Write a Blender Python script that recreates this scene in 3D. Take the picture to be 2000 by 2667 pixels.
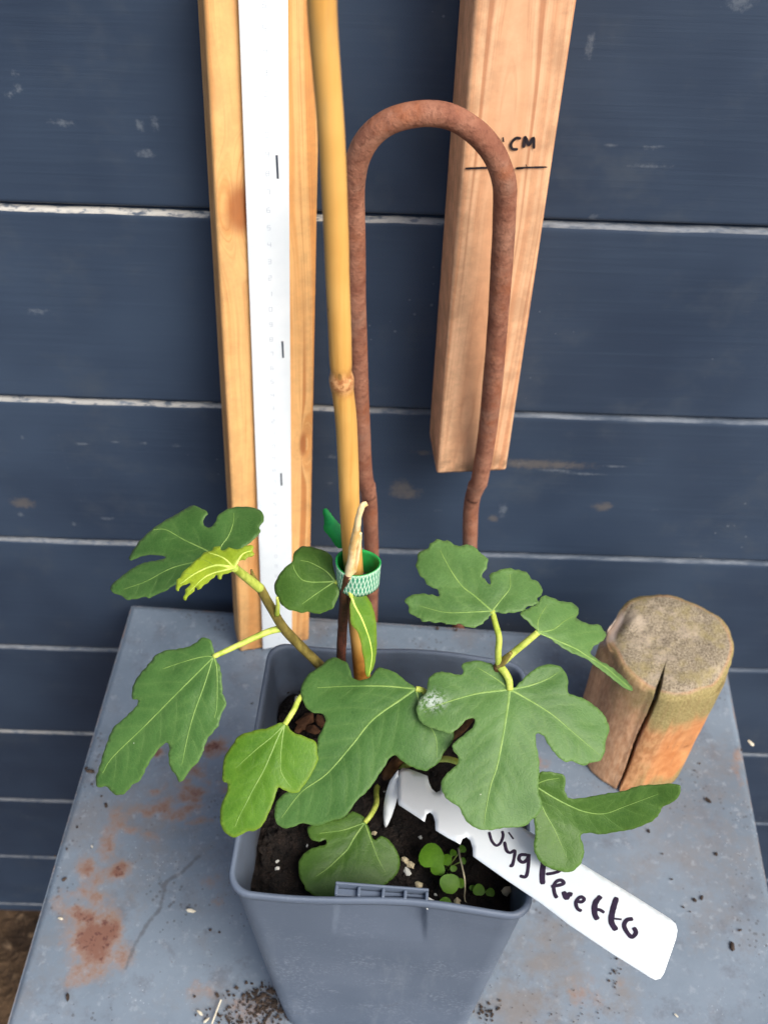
import bpy, math, random
import numpy as np
from mathutils import Matrix, Vector
from mathutils.geometry import delaunay_2d_cdt

random.seed(7)
RNG = np.random.default_rng(11)
scene = bpy.context.scene
for o in list(bpy.data.objects):
    bpy.data.objects.remove(o, do_unlink=True)
COL = scene.collection

# ------------------------------------------------------------------ camera
FPX, CX, CY = 2670.0, 1000.0, 1333.5          # focal length and centre of the 2000 x 2667 frame
PITCH, ROLL, CAMH = math.radians(47.3), math.radians(1.83), 0.645
_fw = np.array([0, math.cos(PITCH), -math.sin(PITCH)])
_rt = np.array([1.0, 0, 0])
_up = np.cross(_rt, _fw)
CR = _rt * math.cos(ROLL) + _up * math.sin(ROLL)
CU = -_rt * math.sin(ROLL) + _up * math.cos(ROLL)
CAM = np.array([0, 0, CAMH])
cam = bpy.data.cameras.new('camera')
cam.sensor_fit = 'VERTICAL'
cam.sensor_height = 36.0
cam.sensor_width = 27.0
cam.lens = 36.0 * FPX / 2667.0
cam.clip_start = 0.01
cam.clip_end = 400.0
cam.dof.use_dof = True
cam.dof.focus_distance = 0.43
cam.dof.aperture_fstop = 17.0
cam_ob = bpy.data.objects.new('camera', cam)
COL.objects.link(cam_ob)
M = Matrix.Identity(4)
for i in range(3):
    M[i][0], M[i][1], M[i][2], M[i][3] = CR[i], CU[i], -_fw[i], CAM[i]
cam_ob.matrix_world = M
scene.camera = cam_ob

# ------------------------------------------------------------------ sky, sun, exposure
SUN_EL, SUN_AZ = math.radians(48), math.radians(136)      # azimuth from +Y towards +X
world = bpy.data.worlds.new('World')
scene.world = world
world.use_nodes = True
wn = world.node_tree
bg = wn.nodes['Background']
sky = wn.nodes.new('ShaderNodeTexSky')
sky.sky_type = 'NISHITA'
sky.sun_disc = False
sky.sun_elevation = SUN_EL
sky.sun_rotation = SUN_AZ
sky.air_density = 1.0
sky.dust_density = 4.0
sky.ozone_density = 0.6
wn.links.new(sky.outputs[0], bg.inputs['Color'])
bg.inputs['Strength'].default_value = 0.112
sl = bpy.data.lights.new('sun', 'SUN')
sl.energy = 1.9
sl.angle = math.radians(36)
sl.color = (1.0, 0.97, 0.92)
sun = bpy.data.objects.new('sun', sl)
COL.objects.link(sun)
sdir = Vector((math.sin(SUN_AZ) * math.cos(SUN_EL), math.cos(SUN_AZ) * math.cos(SUN_EL), math.sin(SUN_EL)))
sun.rotation_euler = sdir.to_track_quat('Z', 'Y').to_euler()
sun.location = sdir * 5
vs = scene.view_settings
scene.display_settings.display_device = 'sRGB'
vs.view_transform = 'Standard'
vs.look = 'None'
vs.exposure = 0.93
vs.gamma = 1.0
scene.render.engine = 'CYCLES'
cy = scene.cycles
cy.max_bounces = 6; cy.diffuse_bounces = 3; cy.glossy_bounces = 2; cy.transmission_bounces = 3
cy.caustics_reflective = False; cy.caustics_refractive = False

# ------------------------------------------------------------------ geometry helpers
def rays(p):
    p = np.atleast_2d(np.asarray(p, float))
    return _fw + CR * ((p[:, 0:1] - CX) / FPX) - CU * ((p[:, 1:2] - CY) / FPX)

def onY(x, y, Y):
    d = rays((x, y))[0]
    return CAM + d * (Y / d[1])

def onZ(x, y, Z):
    d = rays((x, y))[0]
    return CAM + d * ((Z - CAMH) / d[2])

def unit(v):
    v = np.asarray(v, float)
    return v / np.linalg.norm(v)

def hash3(i, j, k, seed):
    n = (i * 374761393 + j * 668265263 + k * 2147483647 + seed * 974711) & 0x7fffffff
    n = ((n ^ (n >> 13)) * 1274126177) & 0x7fffffff
    return ((n ^ (n >> 16)) & 0xffff) / 65535.0

def vnoise(P, scale, seed=0, octaves=3):
    """value noise in -1..1 at the points P (N,3)"""
    P = np.asarray(P, float)
    if P.shape[1] == 2:
        P = np.column_stack([P, np.zeros(len(P))])
    out = np.zeros(len(P)); amp = 1.0; tot = 0.0
    for o in range(octaves):
        q = P * scale * (2 ** o) + 37.7 * o
        b = np.floor(q).astype(np.int64); f = q - b
        f = f * f * (3 - 2 * f)
        v = 0
        for dx in (0, 1):
            for dy in (0, 1):
                for dz in (0, 1):
                    w = (f[:, 0] if dx else 1 - f[:, 0]) * (f[:, 1] if dy else 1 - f[:, 1]) * (f[:, 2] if dz else 1 - f[:, 2])
                    v = v + w * hash3(b[:, 0] + dx, b[:, 1] + dy, b[:, 2] + dz, seed + o)
        out += amp * (2 * v - 1); tot += amp; amp *= 0.5
    return out / tot

def smooth01(a, b, x):
    t = np.clip((np.asarray(x, float) - a) / (b - a), 0, 1)
    return t * t * (3 - 2 * t)

def catmull(P, sub=6, closed=False):
    P = np.asarray(P, float); n = len(P); out = []
    rng = range(n) if closed else range(n - 1)
    for i in rng:
        if closed:
            a, b, c, d = P[(i - 1) % n], P[i], P[(i + 1) % n], P[(i + 2) % n]
        else:
            b, c = P[i], P[i + 1]
            a = P[i - 1] if i else 2 * b - c
            d = P[i + 2] if i + 2 < n else 2 * c - b
        for k in range(sub):
            t = k / sub
            out.append(0.5 * (2 * b + (c - a) * t + (2 * a - 5 * b + 4 * c - d) * t * t + (3 * b - a - 3 * c + d) * t ** 3))
    if not closed:
        out.append(P[-1])
    return np.array(out)

ORIGIN = {}

def obj(name, V, F, mats, parent=None, smooth=True, attrs=None, mat_idx=None, origin=None):
    V = np.asarray(V, float)
    if parent is not None:
        org = ORIGIN[parent.name]
    elif origin is not None:
        org = np.asarray(origin, float)
    else:
        org = np.array([V[:, 0].mean(), V[:, 1].mean(), V[:, 2].min()])
    me = bpy.data.meshes.new(name)
    me.from_pydata((V - org).tolist(), [], [tuple(int(i) for i in f) for f in F])
    for m in (mats if isinstance(mats, (list, tuple)) else [mats]):
        me.materials.append(m)
    if mat_idx is not None:
        me.polygons.foreach_set('material_index', np.asarray(mat_idx, np.int32))
    if smooth:
        me.polygons.foreach_set('use_smooth', np.ones(len(me.polygons), bool))
    for k, v in (attrs or {}).items():
        a = me.attributes.new(k, 'FLOAT', 'POINT')
        a.data.foreach_set('value', np.asarray(v, np.float32))
    me.update()
    o = bpy.data.objects.new(name, me)
    COL.objects.link(o)
    if parent is not None:
        o.parent = parent
    else:
        o.location = org
    ORIGIN[o.name] = org
    return o

def empty(name, loc):
    o = bpy.data.objects.new(name, None)
    o.empty_display_size = 0.02
    o.location = loc
    COL.objects.link(o)
    ORIGIN[o.name] = np.asarray(loc, float)
    return o

def tag(o, label=None, cat=None, group=None, kind=None):
    if label: o['label'] = label
    if cat: o['category'] = cat
    if group: o['group'] = group
    if kind: o['kind'] = kind
    return o

def solidify(o, t, offset=-1):
    m = o.modifiers.new('solid', 'SOLIDIFY'); m.thickness = t; m.offset = offset
    return m

def bevel(o, w, seg=2):
    m = o.modifiers.new('bevel', 'BEVEL'); m.width = w; m.segments = seg; m.limit_method = 'ANGLE'
    return m

def tube(P, R, n=12, cap=True, wob=0.0, seed=0):
    P = np.asarray(P, float); R = np.broadcast_to(np.asarray(R, float), (len(P),))
    T = np.gradient(P, axis=0); T /= np.linalg.norm(T, axis=1)[:, None]
    a = np.array([0, 0, 1.0]) if abs(T[0][2]) < .9 else np.array([1.0, 0, 0])
    N = unit(np.cross(T[0], a)); V = []
    for i in range(len(P)):
        N = unit(N - T[i] * (N @ T[i])); B = np.cross(T[i], N)
        for k in range(n):
            t = 2 * math.pi * k / n
            V.append(P[i] + R[i] * (N * math.cos(t) + B * math.sin(t)))
    V = np.array(V)
    if wob:
        c = np.repeat(P, n, axis=0)
        V = c + (V - c) * (1 + wob * vnoise(V, 1 / (3 * R.mean()), seed))[:, None]
    F = []
    for i in range(len(P) - 1):
        for k in range(n):
            F.append((i * n + k, i * n + (k + 1) % n, (i + 1) * n + (k + 1) % n, (i + 1) * n + k))
    if cap:
        F.append(tuple(range(n - 1, -1, -1)))
        F.append(tuple(range((len(P) - 1) * n, len(P) * n)))
    return V, F

def merge(parts):
    V, F, k = [], [], 0
    for v, f in parts:
        V.append(np.asarray(v, float)); F += [tuple(i + k for i in q) for q in f]; k += len(v)
    return np.vstack(V), F

def grid(nu, nv):
    return [(j * nu + i, j * nu + i + 1, (j + 1) * nu + i + 1, (j + 1) * nu + i) for j in range(nv - 1) for i in range(nu - 1)]

def box(x0, x1, y0, y1, z0, z1):
    V = [(x, y, z) for z in (z0, z1) for y in (y0, y1) for x in (x0, x1)]
    return V, [(0, 2, 3, 1), (4, 5, 7, 6), (0, 1, 5, 4), (2, 6, 7, 3), (0, 4, 6, 2), (1, 3, 7, 5)]

def chunk(c, r, seed, squash=(1, 1, 1)):
    """an irregular lump (20 faces)"""
    g = (1 + 5 ** .5) / 2
    V = np.array([(-1, g, 0), (1, g, 0), (-1, -g, 0), (1, -g, 0), (0, -1, g), (0, 1, g), (0, -1, -g), (0, 1, -g), (g, 0, -1), (g, 0, 1), (-g, 0, -1), (-g, 0, 1)], float) / 1.9
    F = [(0, 11, 5), (0, 5, 1), (0, 1, 7), (0, 7, 10), (0, 10, 11), (1, 5, 9), (5, 11, 4), (11, 10, 2), (10, 7, 6), (7, 1, 8), (3, 9, 4), (3, 4, 2), (3, 2, 6), (3, 6, 8), (3, 8, 9), (4, 9, 5), (2, 4, 11), (6, 2, 10), (8, 6, 7), (9, 8, 1)]
    rg = np.random.default_rng(seed)
    V = V * (1 + rg.uniform(-.28, .28, (12, 1))) * np.array(squash)
    a = rg.uniform(0, 6.28); R = np.array([[math.cos(a), -math.sin(a), 0], [math.sin(a), math.cos(a), 0], [0, 0, 1]])
    return V @ R.T * r + np.asarray(c), F

# ------------------------------------------------------------------ material helpers
def srgb(r, g, b):
    f = lambda c: ((c / 255 + .055) / 1.055) ** 2.4 if c > 10 else c / 255 / 12.92
    return (f(r), f(g), f(b), 1)

class Mat:
    def __init__(s, name, rough=.6, spec=.4):
        s.m = bpy.data.materials.new(name); s.m.use_nodes = True
        s.t = s.m.node_tree; s.N = s.t.nodes; s.L = s.t.links
        s.b = s.N['Principled BSDF']
        s.b.inputs['Roughness'].default_value = rough
        s.b.inputs['Specular IOR Level'].default_value = spec
        s.co = s.N.new('ShaderNodeTexCoord').outputs['Object']
    def set(s, inp, v):
        if hasattr(v, 'links'): s.L.new(v, inp)
        else: inp.default_value = v
    def attr(s, name):
        n = s.N.new('ShaderNodeAttribute'); n.attribute_name = name
        return n.outputs['Fac']
    def scale(s, v, vec=None):
        n = s.N.new('ShaderNodeVectorMath'); n.operation = 'MULTIPLY'
        s.L.new(vec or s.co, n.inputs[0]); n.inputs[1].default_value = v
        return n.outputs[0]
    def vec(s, x, y, z):
        n = s.N.new('ShaderNodeCombineXYZ')
        for i, v in enumerate((x, y, z)): s.set(n.inputs[i], v)
        return n.outputs[0]
    def noise(s, sc, det=4, rough=.55, vec=None, dist=0):
        n = s.N.new('ShaderNodeTexNoise'); n.inputs['Scale'].default_value = sc
        n.inputs['Detail'].default_value = det; n.inputs['Roughness'].default_value = rough
        n.inputs['Distortion'].default_value = dist
        s.L.new(vec or s.co, n.inputs['Vector'])
        return n.outputs['Fac']
    def voro(s, sc, vec=None, feat='F1'):
        n = s.N.new('ShaderNodeTexVoronoi'); n.feature = feat; n.inputs['Scale'].default_value = sc
        s.L.new(vec or s.co, n.inputs['Vector'])
        return n.outputs['Distance']
    def math(s, op, a, b=0.0, clamp=False):
        n = s.N.new('ShaderNodeMath'); n.operation = op; n.use_clamp = clamp
        s.set(n.inputs[0], a); s.set(n.inputs[1], b)
        return n.outputs[0]
    def ramp(s, fac, lo, hi, a=0.0, b=1.0):
        n = s.N.new('ShaderNodeMapRange'); n.clamp = True; n.interpolation_type = 'SMOOTHSTEP'
        s.set(n.inputs[0], fac)
        for i, v in enumerate((lo, hi, a, b)): n.inputs[i + 1].default_value = v
        return n.outputs[0]
    def mix(s, fac, a, b, mode='MIX'):
        n = s.N.new('ShaderNodeMix'); n.data_type = 'RGBA'; n.blend_type = mode
        s.set(n.inputs[0], fac); s.set(n.inputs[6], a); s.set(n.inputs[7], b)
        return n.outputs[2]
    def color(s, c): s.set(s.b.inputs['Base Color'], c)
    def rough(s, c): s.set(s.b.inputs['Roughness'], c)
    def bump(s, h, strength=.4, dist=.001):
        n = s.N.new('ShaderNodeBump'); n.inputs['Strength'].default_value = strength; n.inputs['Distance'].default_value = dist
        s.L.new(h, n.inputs['Height']); s.L.new(n.outputs[0], s.b.inputs['Normal'])

def simple(name, col, rough=.6, var=.25, sc=60, bump=.2):
    m = Mat(name, rough)
    n = m.noise(sc, 5)
    d = tuple(c * (1 - var) for c in col[:3]) + (1,); l = tuple(min(1, c * (1 + var)) for c in col[:3]) + (1,)
    m.color(m.mix(m.ramp(n, .3, .7), d, l))
    if bump: m.bump(n, bump, .0006)
    return m.m

# ------------------------------------------------------------------ the setting: ground and plank wall
def mat_ground():
    m = Mat('earth', .95, .2)
    n = m.noise(9, 8, .65); n2 = m.noise(60, 5, .6)
    c = m.mix(m.ramp(n, .35, .65), srgb(52, 40, 30), srgb(96, 76, 56))
    c = m.mix(m.ramp(n2, .55, .75), c, srgb(130, 108, 84))
    m.color(c); m.bump(m.math('ADD', n, n2), .9, .02)
    return m.m

GZ = -0.66
xs = np.concatenate([[-60, -20, -6, -2], np.linspace(-1.2, 1.2, 61), [2, 6, 20, 60]])
ys = np.concatenate([[-60, -20, -6, -2], np.linspace(-.6, .6, 31), [2, 6, 20, 60]])
gx, gy = np.meshgrid(xs, ys)
GV = np.column_stack([gx.ravel(), gy.ravel(), np.zeros(gx.size)])
GV[:, 2] = GZ + .012 * vnoise(GV, 8, 3) * (np.abs(GV[:, 0]) < 3)
tag(obj('ground', GV, grid(len(xs), len(ys)), mat_ground(), origin=(0, 0, GZ)), kind='structure')

def mat_plank():
    m = Mat('slate_blue_paint', .5, .35)
    grain = m.noise(1, 3, .6, m.scale((9, 60, 300)))
    big = m.noise(5, 3, .6)
    c = m.mix(m.ramp(big, .3, .72), srgb(42, 55, 74), srgb(56, 71, 91))
    c = m.mix(m.ramp(grain, .45, .75, 0, .14), c, srgb(66, 82, 100))
    dust = m.ramp(m.noise(18, 4, .7), .5, .74, 0, .35)
    c = m.mix(dust, c, srgb(76, 84, 92))
    # paint flecks and small chips
    fl = m.math('LESS_THAN', m.voro(120), m.ramp(m.noise(9, 3), .52, .72, 0.0, .17))
    c = m.mix(m.math('MULTIPLY', fl, .35), c, srgb(130, 138, 146))
        # scuffs, chips and stains at their own places
    mk = m.math('ADD', m.attr('scuff'), m.math('MULTIPLY', m.math('SUBTRACT', m.noise(300, 5, .7), .5), 1.5))
    c = m.mix(m.ramp(mk, .5, 1.15, 0, .42), c, srgb(126, 134, 142))
    st = m.math('ADD', m.attr('stain'), m.math('MULTIPLY', m.math('SUBTRACT', m.noise(200, 5, .7), .5), 1.3))
    c = m.mix(m.ramp(st, .4, 1.0, 0, .5), c, srgb(110, 102, 92))
    m.color(c)
    m.rough(m.ramp(big, .2, .8, .44, .6))
    m.bump(m.math('ADD', grain, m.math('MULTIPLY', big, .4)), .22, .0008)
    return m.m

def mat_worn_edge():
    m = Mat('worn_plank_edge', .7, .3)
    n = m.noise(1, 6, .7, m.scale((30, 120, 120))); n2 = m.noise(1, 5, .65, m.scale((120, 260, 260)))
    c = m.mix(m.ramp(n, .35, .65), srgb(60, 72, 88), srgb(106, 114, 124))
    w = m.math('MULTIPLY', m.attr('bare'), m.ramp(n2, .36, .52))
    c = m.mix(w, c, srgb(196, 192, 182))
    m.color(c); m.bump(n2, .5, .001)
    return m.m

M_PLANK, M_EDGE = mat_plank(), mat_worn_edge()
WALL_Y, PITCHW, ZTOP = .5, .1405, .3405
wall = tag(empty('plank_wall', (0, WALL_Y, GZ)), 'dark slate blue wall of wide horizontal planks behind everything', 'wall')
# marks: pixel centre, radii in metres, kind
scuffs = [(165, 320, .010, .003), (40, 190, .003, .003), (365, 325, .0035, .006), (405, 320, .003, .006), (380, 400, .008, .004), (25, 250, .003, .003),
          (100, 810, .012, .003), (50, 230, .004, .003), (1590, 380, .006, .002), (1700, 385, .009, .002), (1690, 430, .018, .002), (1535, 120, .003, .010),
          (1310, 1330, .005, .010), (1930, 5, .010, .006), (1360, 1210, .013, .002), (1440, 1225, .02, .002), (1520, 1235, .02, .0025), (1600, 1215, .012, .002),
          (1210, 1210, .008, .003), (1700, 1330, .005, .002), (1140, 1330, .003, .003), (1250, 1240, .01, .002), (60, 1140, .003, .003), (215, 1155, .008, .002), (300, 1150, .006, .002),
          (460, 1160, .004, .003), (375, 1155, .004, .003), (280, 1350, .008, .003), (55, 1340, .004, .004), (195, 1365, .004, .003), (1545, 565, .004, .003), (865, 1190, .006, .003), (860, 1260, .006, .002)]
stains = [(1055, 1285, .016, .008), (1045, 1270, .010, .010), (1285, 1350, .006, .005), (60, 1310, .012, .008), (1570, 1320, .010, .006), (1100, 1180, .01, .003), (1400, 1210, .05, .006), (280, 1960, .004, .003)]
scr = [onY(x, y, WALL_Y) for x, y in ((150, 1130), (170, 1200), (190, 1240), (205, 1290), (225, 1325))]
for k in range(-13, 8):
    zt = ZTOP - PITCHW * k
    zb = max(zt - PITCHW + .0026, GZ - .05)
    if zt < GZ: continue
    seen = -2 <= k <= 7
    X = np.concatenate([np.linspace(-3, -.42, 12), np.arange(-.4, .401, .0025 if seen else .05), np.linspace(.42, 3, 12)])
    Z = np.linspace(zb, zt - .0024, 50 if seen else 3)
    rows = [(WALL_Y + .02, zb), (WALL_Y + .0012, zb)] + [(WALL_Y, z) for z in np.concatenate([[zb + .0012], Z[1:]])] + [(WALL_Y + .0010, zt - .0009), (WALL_Y + .0032, zt), (WALL_Y + .02, zt)]
    R = np.array(rows)
    V = np.array([(x, r[0], r[1]) for r in R for x in X])
    V[:, 1] += .0007 * vnoise(V, 6, 20 + k) + .0006 * vnoise(V, 1.2, 40 + k)
    nx = len(X)
    edge = np.abs(V[:, 2] - (zt - .0011)) < .0022
    V[edge, 2] += .0007 * vnoise(V[edge] * np.array([1, 0, 0]), 70, 60 + k, 4)
    F = grid(nx, len(R))
    mi = np.repeat([1 if len(R) - 4 <= j < len(R) - 2 else 0 for j in range(len(R) - 1)], nx - 1)
    sf = np.zeros(len(V)); stn = np.zeros(len(V))
    if seen:
        for A, lst in ((sf, scuffs), (stn, stains)):
            for (px, py, rx, rz) in lst:
                c = onY(px, py, WALL_Y)
                A[:] = np.maximum(A, np.exp(-((V[:, 0] - c[0]) / rx) ** 2 - ((V[:, 2] - c[2]) / rz) ** 2))
        for a, b in zip(scr[:-1], scr[1:]):
            ab = (b - a)[[0, 2]]; p = V[:, [0, 2]] - a[[0, 2]]
            t = np.clip(p @ ab / (ab @ ab), 0, 1); d = np.linalg.norm(p - t[:, None] * ab, axis=1)
            sf = np.maximum(sf, .62 * np.exp(-(d / .0022) ** 2))
    # bare wood shows on the upper two edges, most towards the left
    bare = {0: .75, 1: .6, 2: .2, 3: .15, 4: .45, 5: .3}.get(k, .2) * (smooth01(.10, -.10, V[:, 0] + .05 * vnoise(V * np.array([1, 0, 0]), 25, 90 + k)) * .85 + .15 * (k in (0, 4)))
    tag(obj('plank', V, F, [M_PLANK, M_EDGE], wall, attrs={'scuff': sf, 'stain': stn, 'bare': bare}, mat_idx=mi))
v, f = box(-3, 3, WALL_Y + .024, WALL_Y + .06, GZ - .05, ZTOP + 13 * PITCHW + .02)
obj('backing', v, f, simple('dark_backing', srgb(24, 26, 30), .9), wall, smooth=False)

# ------------------------------------------------------------------ steel table
def mat_steel():
    m = Mat('grey_painted_steel', .48, .4)
    big = m.noise(9, 5, .6); fine = m.noise(260, 4, .7)
    c = m.mix(m.ramp(big, .3, .7), srgb(98, 111, 124), srgb(116, 129, 142))
    c = m.mix(m.ramp(fine, .55, .75, 0, .35), c, srgb(140, 146, 156))
    c = m.mix(m.ramp(m.noise(48, 6, .75), .5, .72, 0, .6), c, srgb(90, 92, 100))
    c = m.mix(m.ramp(m.noise(13, 6, .75), .5, .72, 0, .5), c, srgb(114, 108, 104))
    c = m.mix(m.ramp(m.noise(150, 4, .7), .56, .7, 0, .4), c, srgb(152, 160, 168))
    sp = m.math('LESS_THAN', m.voro(260), m.ramp(m.noise(22, 3), .42, .68, 0, .26))
    c = m.mix(m.math('MULTIPLY', sp, .6), c, srgb(74, 72, 74))
    sp2 = m.math('LESS_THAN', m.voro(410), m.ramp(m.noise(31, 3), .5, .72, 0, .17))
    c = m.mix(m.math('MULTIPLY', sp2, .55), c, srgb(190, 196, 204))
    dn = m.math('ADD', m.attr('dirt'), m.math('MULTIPLY', m.math('SUBTRACT', m.noise(95, 6, .7), .5), 1.3))
    c = m.mix(m.ramp(dn, .3, 1.0, 0, .6), c, srgb(118, 106, 94))
    rn = m.math('ADD', m.attr('rust'), m.math('MULTIPLY', m.math('SUBTRACT', m.noise(90, 6, .72), .5), 1.5))
    c = m.mix(m.ramp(rn, .22, .75, 0, .75), c, srgb(140, 112, 92))
    c = m.mix(m.ramp(rn, .5, .95, 0, .85), c, srgb(112, 74, 60))
    pit = m.math('MULTIPLY', m.ramp(rn, .6, .85), m.ramp(m.noise(330, 3, .6), .54, .64))
    c = m.mix(m.math('MULTIPLY', pit, .8), c, srgb(84, 50, 46))
    sn = m.math('ADD', m.attr('scratch'), m.math('MULTIPLY', m.math('SUBTRACT', m.noise(240, 5, .75), .5), 1.6))
    c = m.mix(m.ramp(sn, .35, .95, 0, .6), c, srgb(74, 72, 74))
    m.color(c)
    m.rough(m.math('MAXIMUM', m.ramp(rn, .3, .6, 0, .85), m.ramp(big, .2, .8, .42, .6)))
    m.bump(m.math('ADD', m.math('MULTIPLY', fine, .3), m.math('MULTIPLY', rn, 1.0)), .25, .0012)
    return m.m

BL, FL_, BR = onZ(285 * 1.2055, 1305 * 1.2055, 0), onZ(0, 2197 * 1.2055, 0), onZ(1560 * 1.2055, 1393 * 1.2055, 0)
ax = unit((BR - BL)[:2]); ay = np.array([-ax[1], ax[0]])
TW = np.linalg.norm((BR - BL)[:2]); TD = .42                    # width and depth of the top
def tab(u, v): return BL[:2] + ax * u - ay * v                   # v runs from the back edge to the front
us = np.arange(0, TW + .0001, TW / 300); vs_ = np.concatenate([np.arange(0, .34, .0016), np.linspace(.345, TD, 8)])
uu, vv = np.meshgrid(us, vs_)
XY = BL[:2] + uu.ravel()[:, None] * ax - vv.ravel()[:, None] * ay
PV = np.column_stack([XY, np.zeros(len(XY))])
PV[:, 2] = .0009 * vnoise(PV, 7, 5) - .001
edge_d = np.minimum(np.minimum(uu.ravel(), TW - uu.ravel()), np.minimum(vv.ravel(), TD - vv.ravel()))
PV[:, 2] -= .0022 * (1 - smooth01(0, .0035, edge_d)) ** 2
def blobs(lst):
    A = np.zeros(len(PV))
    for (px, py, rx, ry, s) in lst:
        c = onZ(px * 1.2055, py * 1.2055, 0); ex = onZ((px + rx) * 1.2055, py * 1.2055, 0)[:2] - c[:2]; ey = onZ(px * 1.2055, (py - ry) * 1.2055, 0)[:2] - c[:2]
        q = np.linalg.solve(np.column_stack([ex, ey]), (PV[:, :2] - c[:2]).T)
        A = np.maximum(A, s * np.exp(-(q ** 2).sum(0) * .9))
    return A
wob = np.column_stack([vnoise(PV, 45, 71, 5), vnoise(PV, 45, 72, 5)]) * .010
PV0 = PV.copy(); PV[:, :2] += wob
rust = blobs([(200, 2030, 62, 70, 1.0), (235, 2000, 45, 45, .95), (180, 1985, 40, 35, .85), (262, 1890, 34, 24, .8), (205, 1905, 36, 34, .6), (190, 1950, 30, 40, .5), (290, 1790, 40, 20, .6), (250, 1800, 26, 45, .5), (235, 1850, 22, 40, .45),
              (372, 1745, 44, 24, .62), (405, 1705, 34, 26, .75), (330, 1700, 40, 16, .4), (472, 1612, 34, 34, .78), (352, 1630, 14, 14, .8), (300, 1745, 22, 22, .45), (466, 1890, 20, 26, .5), (470, 1950, 16, 16, .5), (438, 2140, 32, 30, .5),
              (430, 1768, 60, 9, .48), (175, 2105, 28, 24, .5), (1175, 1652, 26, 20, .62), (1598, 1640, 12, 60, .6), (560, 2175, 90, 24, .55), (520, 2205, 80, 30, .5), (1250, 2140, 60, 40, .36), (1340, 2110, 20, 60, .4), (425, 1665, 34, 26, .62), (345, 1735, 50, 26, .6), (262, 1775, 34, 34, .62), (222, 1830, 30, 46, .66), (188, 1880, 34, 44, .62), (200, 1945, 46, 40, .72), (160, 2065, 40, 34, .6), (255, 2055, 44, 40, .72), (215, 2090, 44, 34, .62), (320, 1800, 44, 20, .5), (450, 1905, 26, 22, .5), (395, 1735, 70, 14, .55), (480, 1700, 24, 30, .45), (130, 1960, 30, 60, .4)])
dirt = blobs([(1190, 2090, 120, 130, .8), (1120, 2180, 120, 70, .9), (1340, 2160, 70, 90, .65), (1290, 2020, 60, 50, .5), (1230, 2190, 150, 50, .55), (470, 2170, 140, 60, .6), (240, 1980, 130, 130, .5), (300, 1760, 140, 80, .55), (500, 1900, 80, 90, .45), (380, 1900, 160, 130, .35), (330, 1560, 120, 90, .22), (1400, 1960, 140, 80, .22), (1300, 1900, 80, 60, .3), (600, 2130, 40, 90, .5), (560, 1480, 40, 60, .25), (1500, 2100, 120, 70, .25)])
PV = PV0
soot = blobs([(560, 2165, 70, 26, .9), (600, 2190, 60, 30, .9), (520, 2200, 70, 20, .6), (455, 2012, 26, 12, .6), (470, 2150, 24, 14, .8), (1050, 2180, 30, 22, .6)])
scr2 = .9 * np.clip(soot, 0, 1)
line = [onZ(x * 1.2055, y * 1.2055, 0)[:2] for x, y in ((432, 1846), (395, 1882), (360, 1902), (352, 1930), (345, 1962), (318, 1995), (290, 2042), (270, 2092))] 
l2 = [onZ(x * 1.2055, y * 1.2055, 0)[:2] for x, y in ((345, 1896), (352, 1915))]
for L in (line, l2):
    for a, b in zip(L[:-1], L[1:]):
        ab = b - a; p = PV[:, :2] - a; t = np.clip(p @ ab / (ab @ ab), 0, 1)
        scr2 = np.maximum(scr2, .95 * np.exp(-(np.linalg.norm(p - t[:, None] * ab, axis=1) / .0018) ** 2))
M_STEEL = mat_steel()
corners = [tab(0, 0), tab(TW, 0), tab(TW, TD), tab(0, TD)]
ctr = np.mean(corners, axis=0)
table = tag(empty('steel_table', (ctr[0], ctr[1], GZ)), 'grey painted steel table top with rust patches under the pot', 'table')
obj('tabletop', PV, [q[::-1] for q in grid(len(us), len(vs_))], M_STEEL, table, attrs={'rust': rust, 'dirt': dirt, 'scratch': scr2})
# folded lip round the sheet, then four square legs under it
LV, LF = [], []
for i in range(4):
    a, b = corners[i], corners[(i + 1) % 4]
    n2d = np.array([(b - a)[1], -(b - a)[0]]); n2d = n2d / np.linalg.norm(n2d) * .0006
    if (a + b - 2 * ctr) @ n2d < 0: n2d = -n2d
    k = len(LV)
    for p, z in ((a, -.0031), (b, -.0031), (b, -.035), (a, -.035)): LV.append((p[0] + n2d[0], p[1] + n2d[1], z))
    for p, z in ((a, -.0031), (b, -.0031), (b, -.035), (a, -.035)): LV.append((p[0] - n2d[0] * 2, p[1] - n2d[1] * 2, z))
    LF += [(k, k + 1, k + 2, k + 3), (k + 7, k + 6, k + 5, k + 4), (k, k + 4, k + 5, k + 1), (k + 3, k + 2, k + 6, k + 7), (k, k + 3, k + 7, k + 4), (k + 1, k + 5, k + 6, k + 2)]
lip = obj('folded_lip', LV, LF, M_STEEL, table, smooth=False, attrs={'rust': np.full(len(LV), .35), 'dirt': np.full(len(LV), .2), 'scratch': np.zeros(len(LV))})
for u, v in ((.025, .03), (TW - .025, .03), (TW - .025, TD - .03), (.025, TD - .03)):
    p = tab(u, v)
    vv_, ff_ = box(p[0] - .015, p[0] + .015, p[1] - .015, p[1] + .015, GZ - .01, -.006)
    bevel(obj('leg', vv_, ff_, M_STEEL, table, smooth=False), .002)

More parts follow.
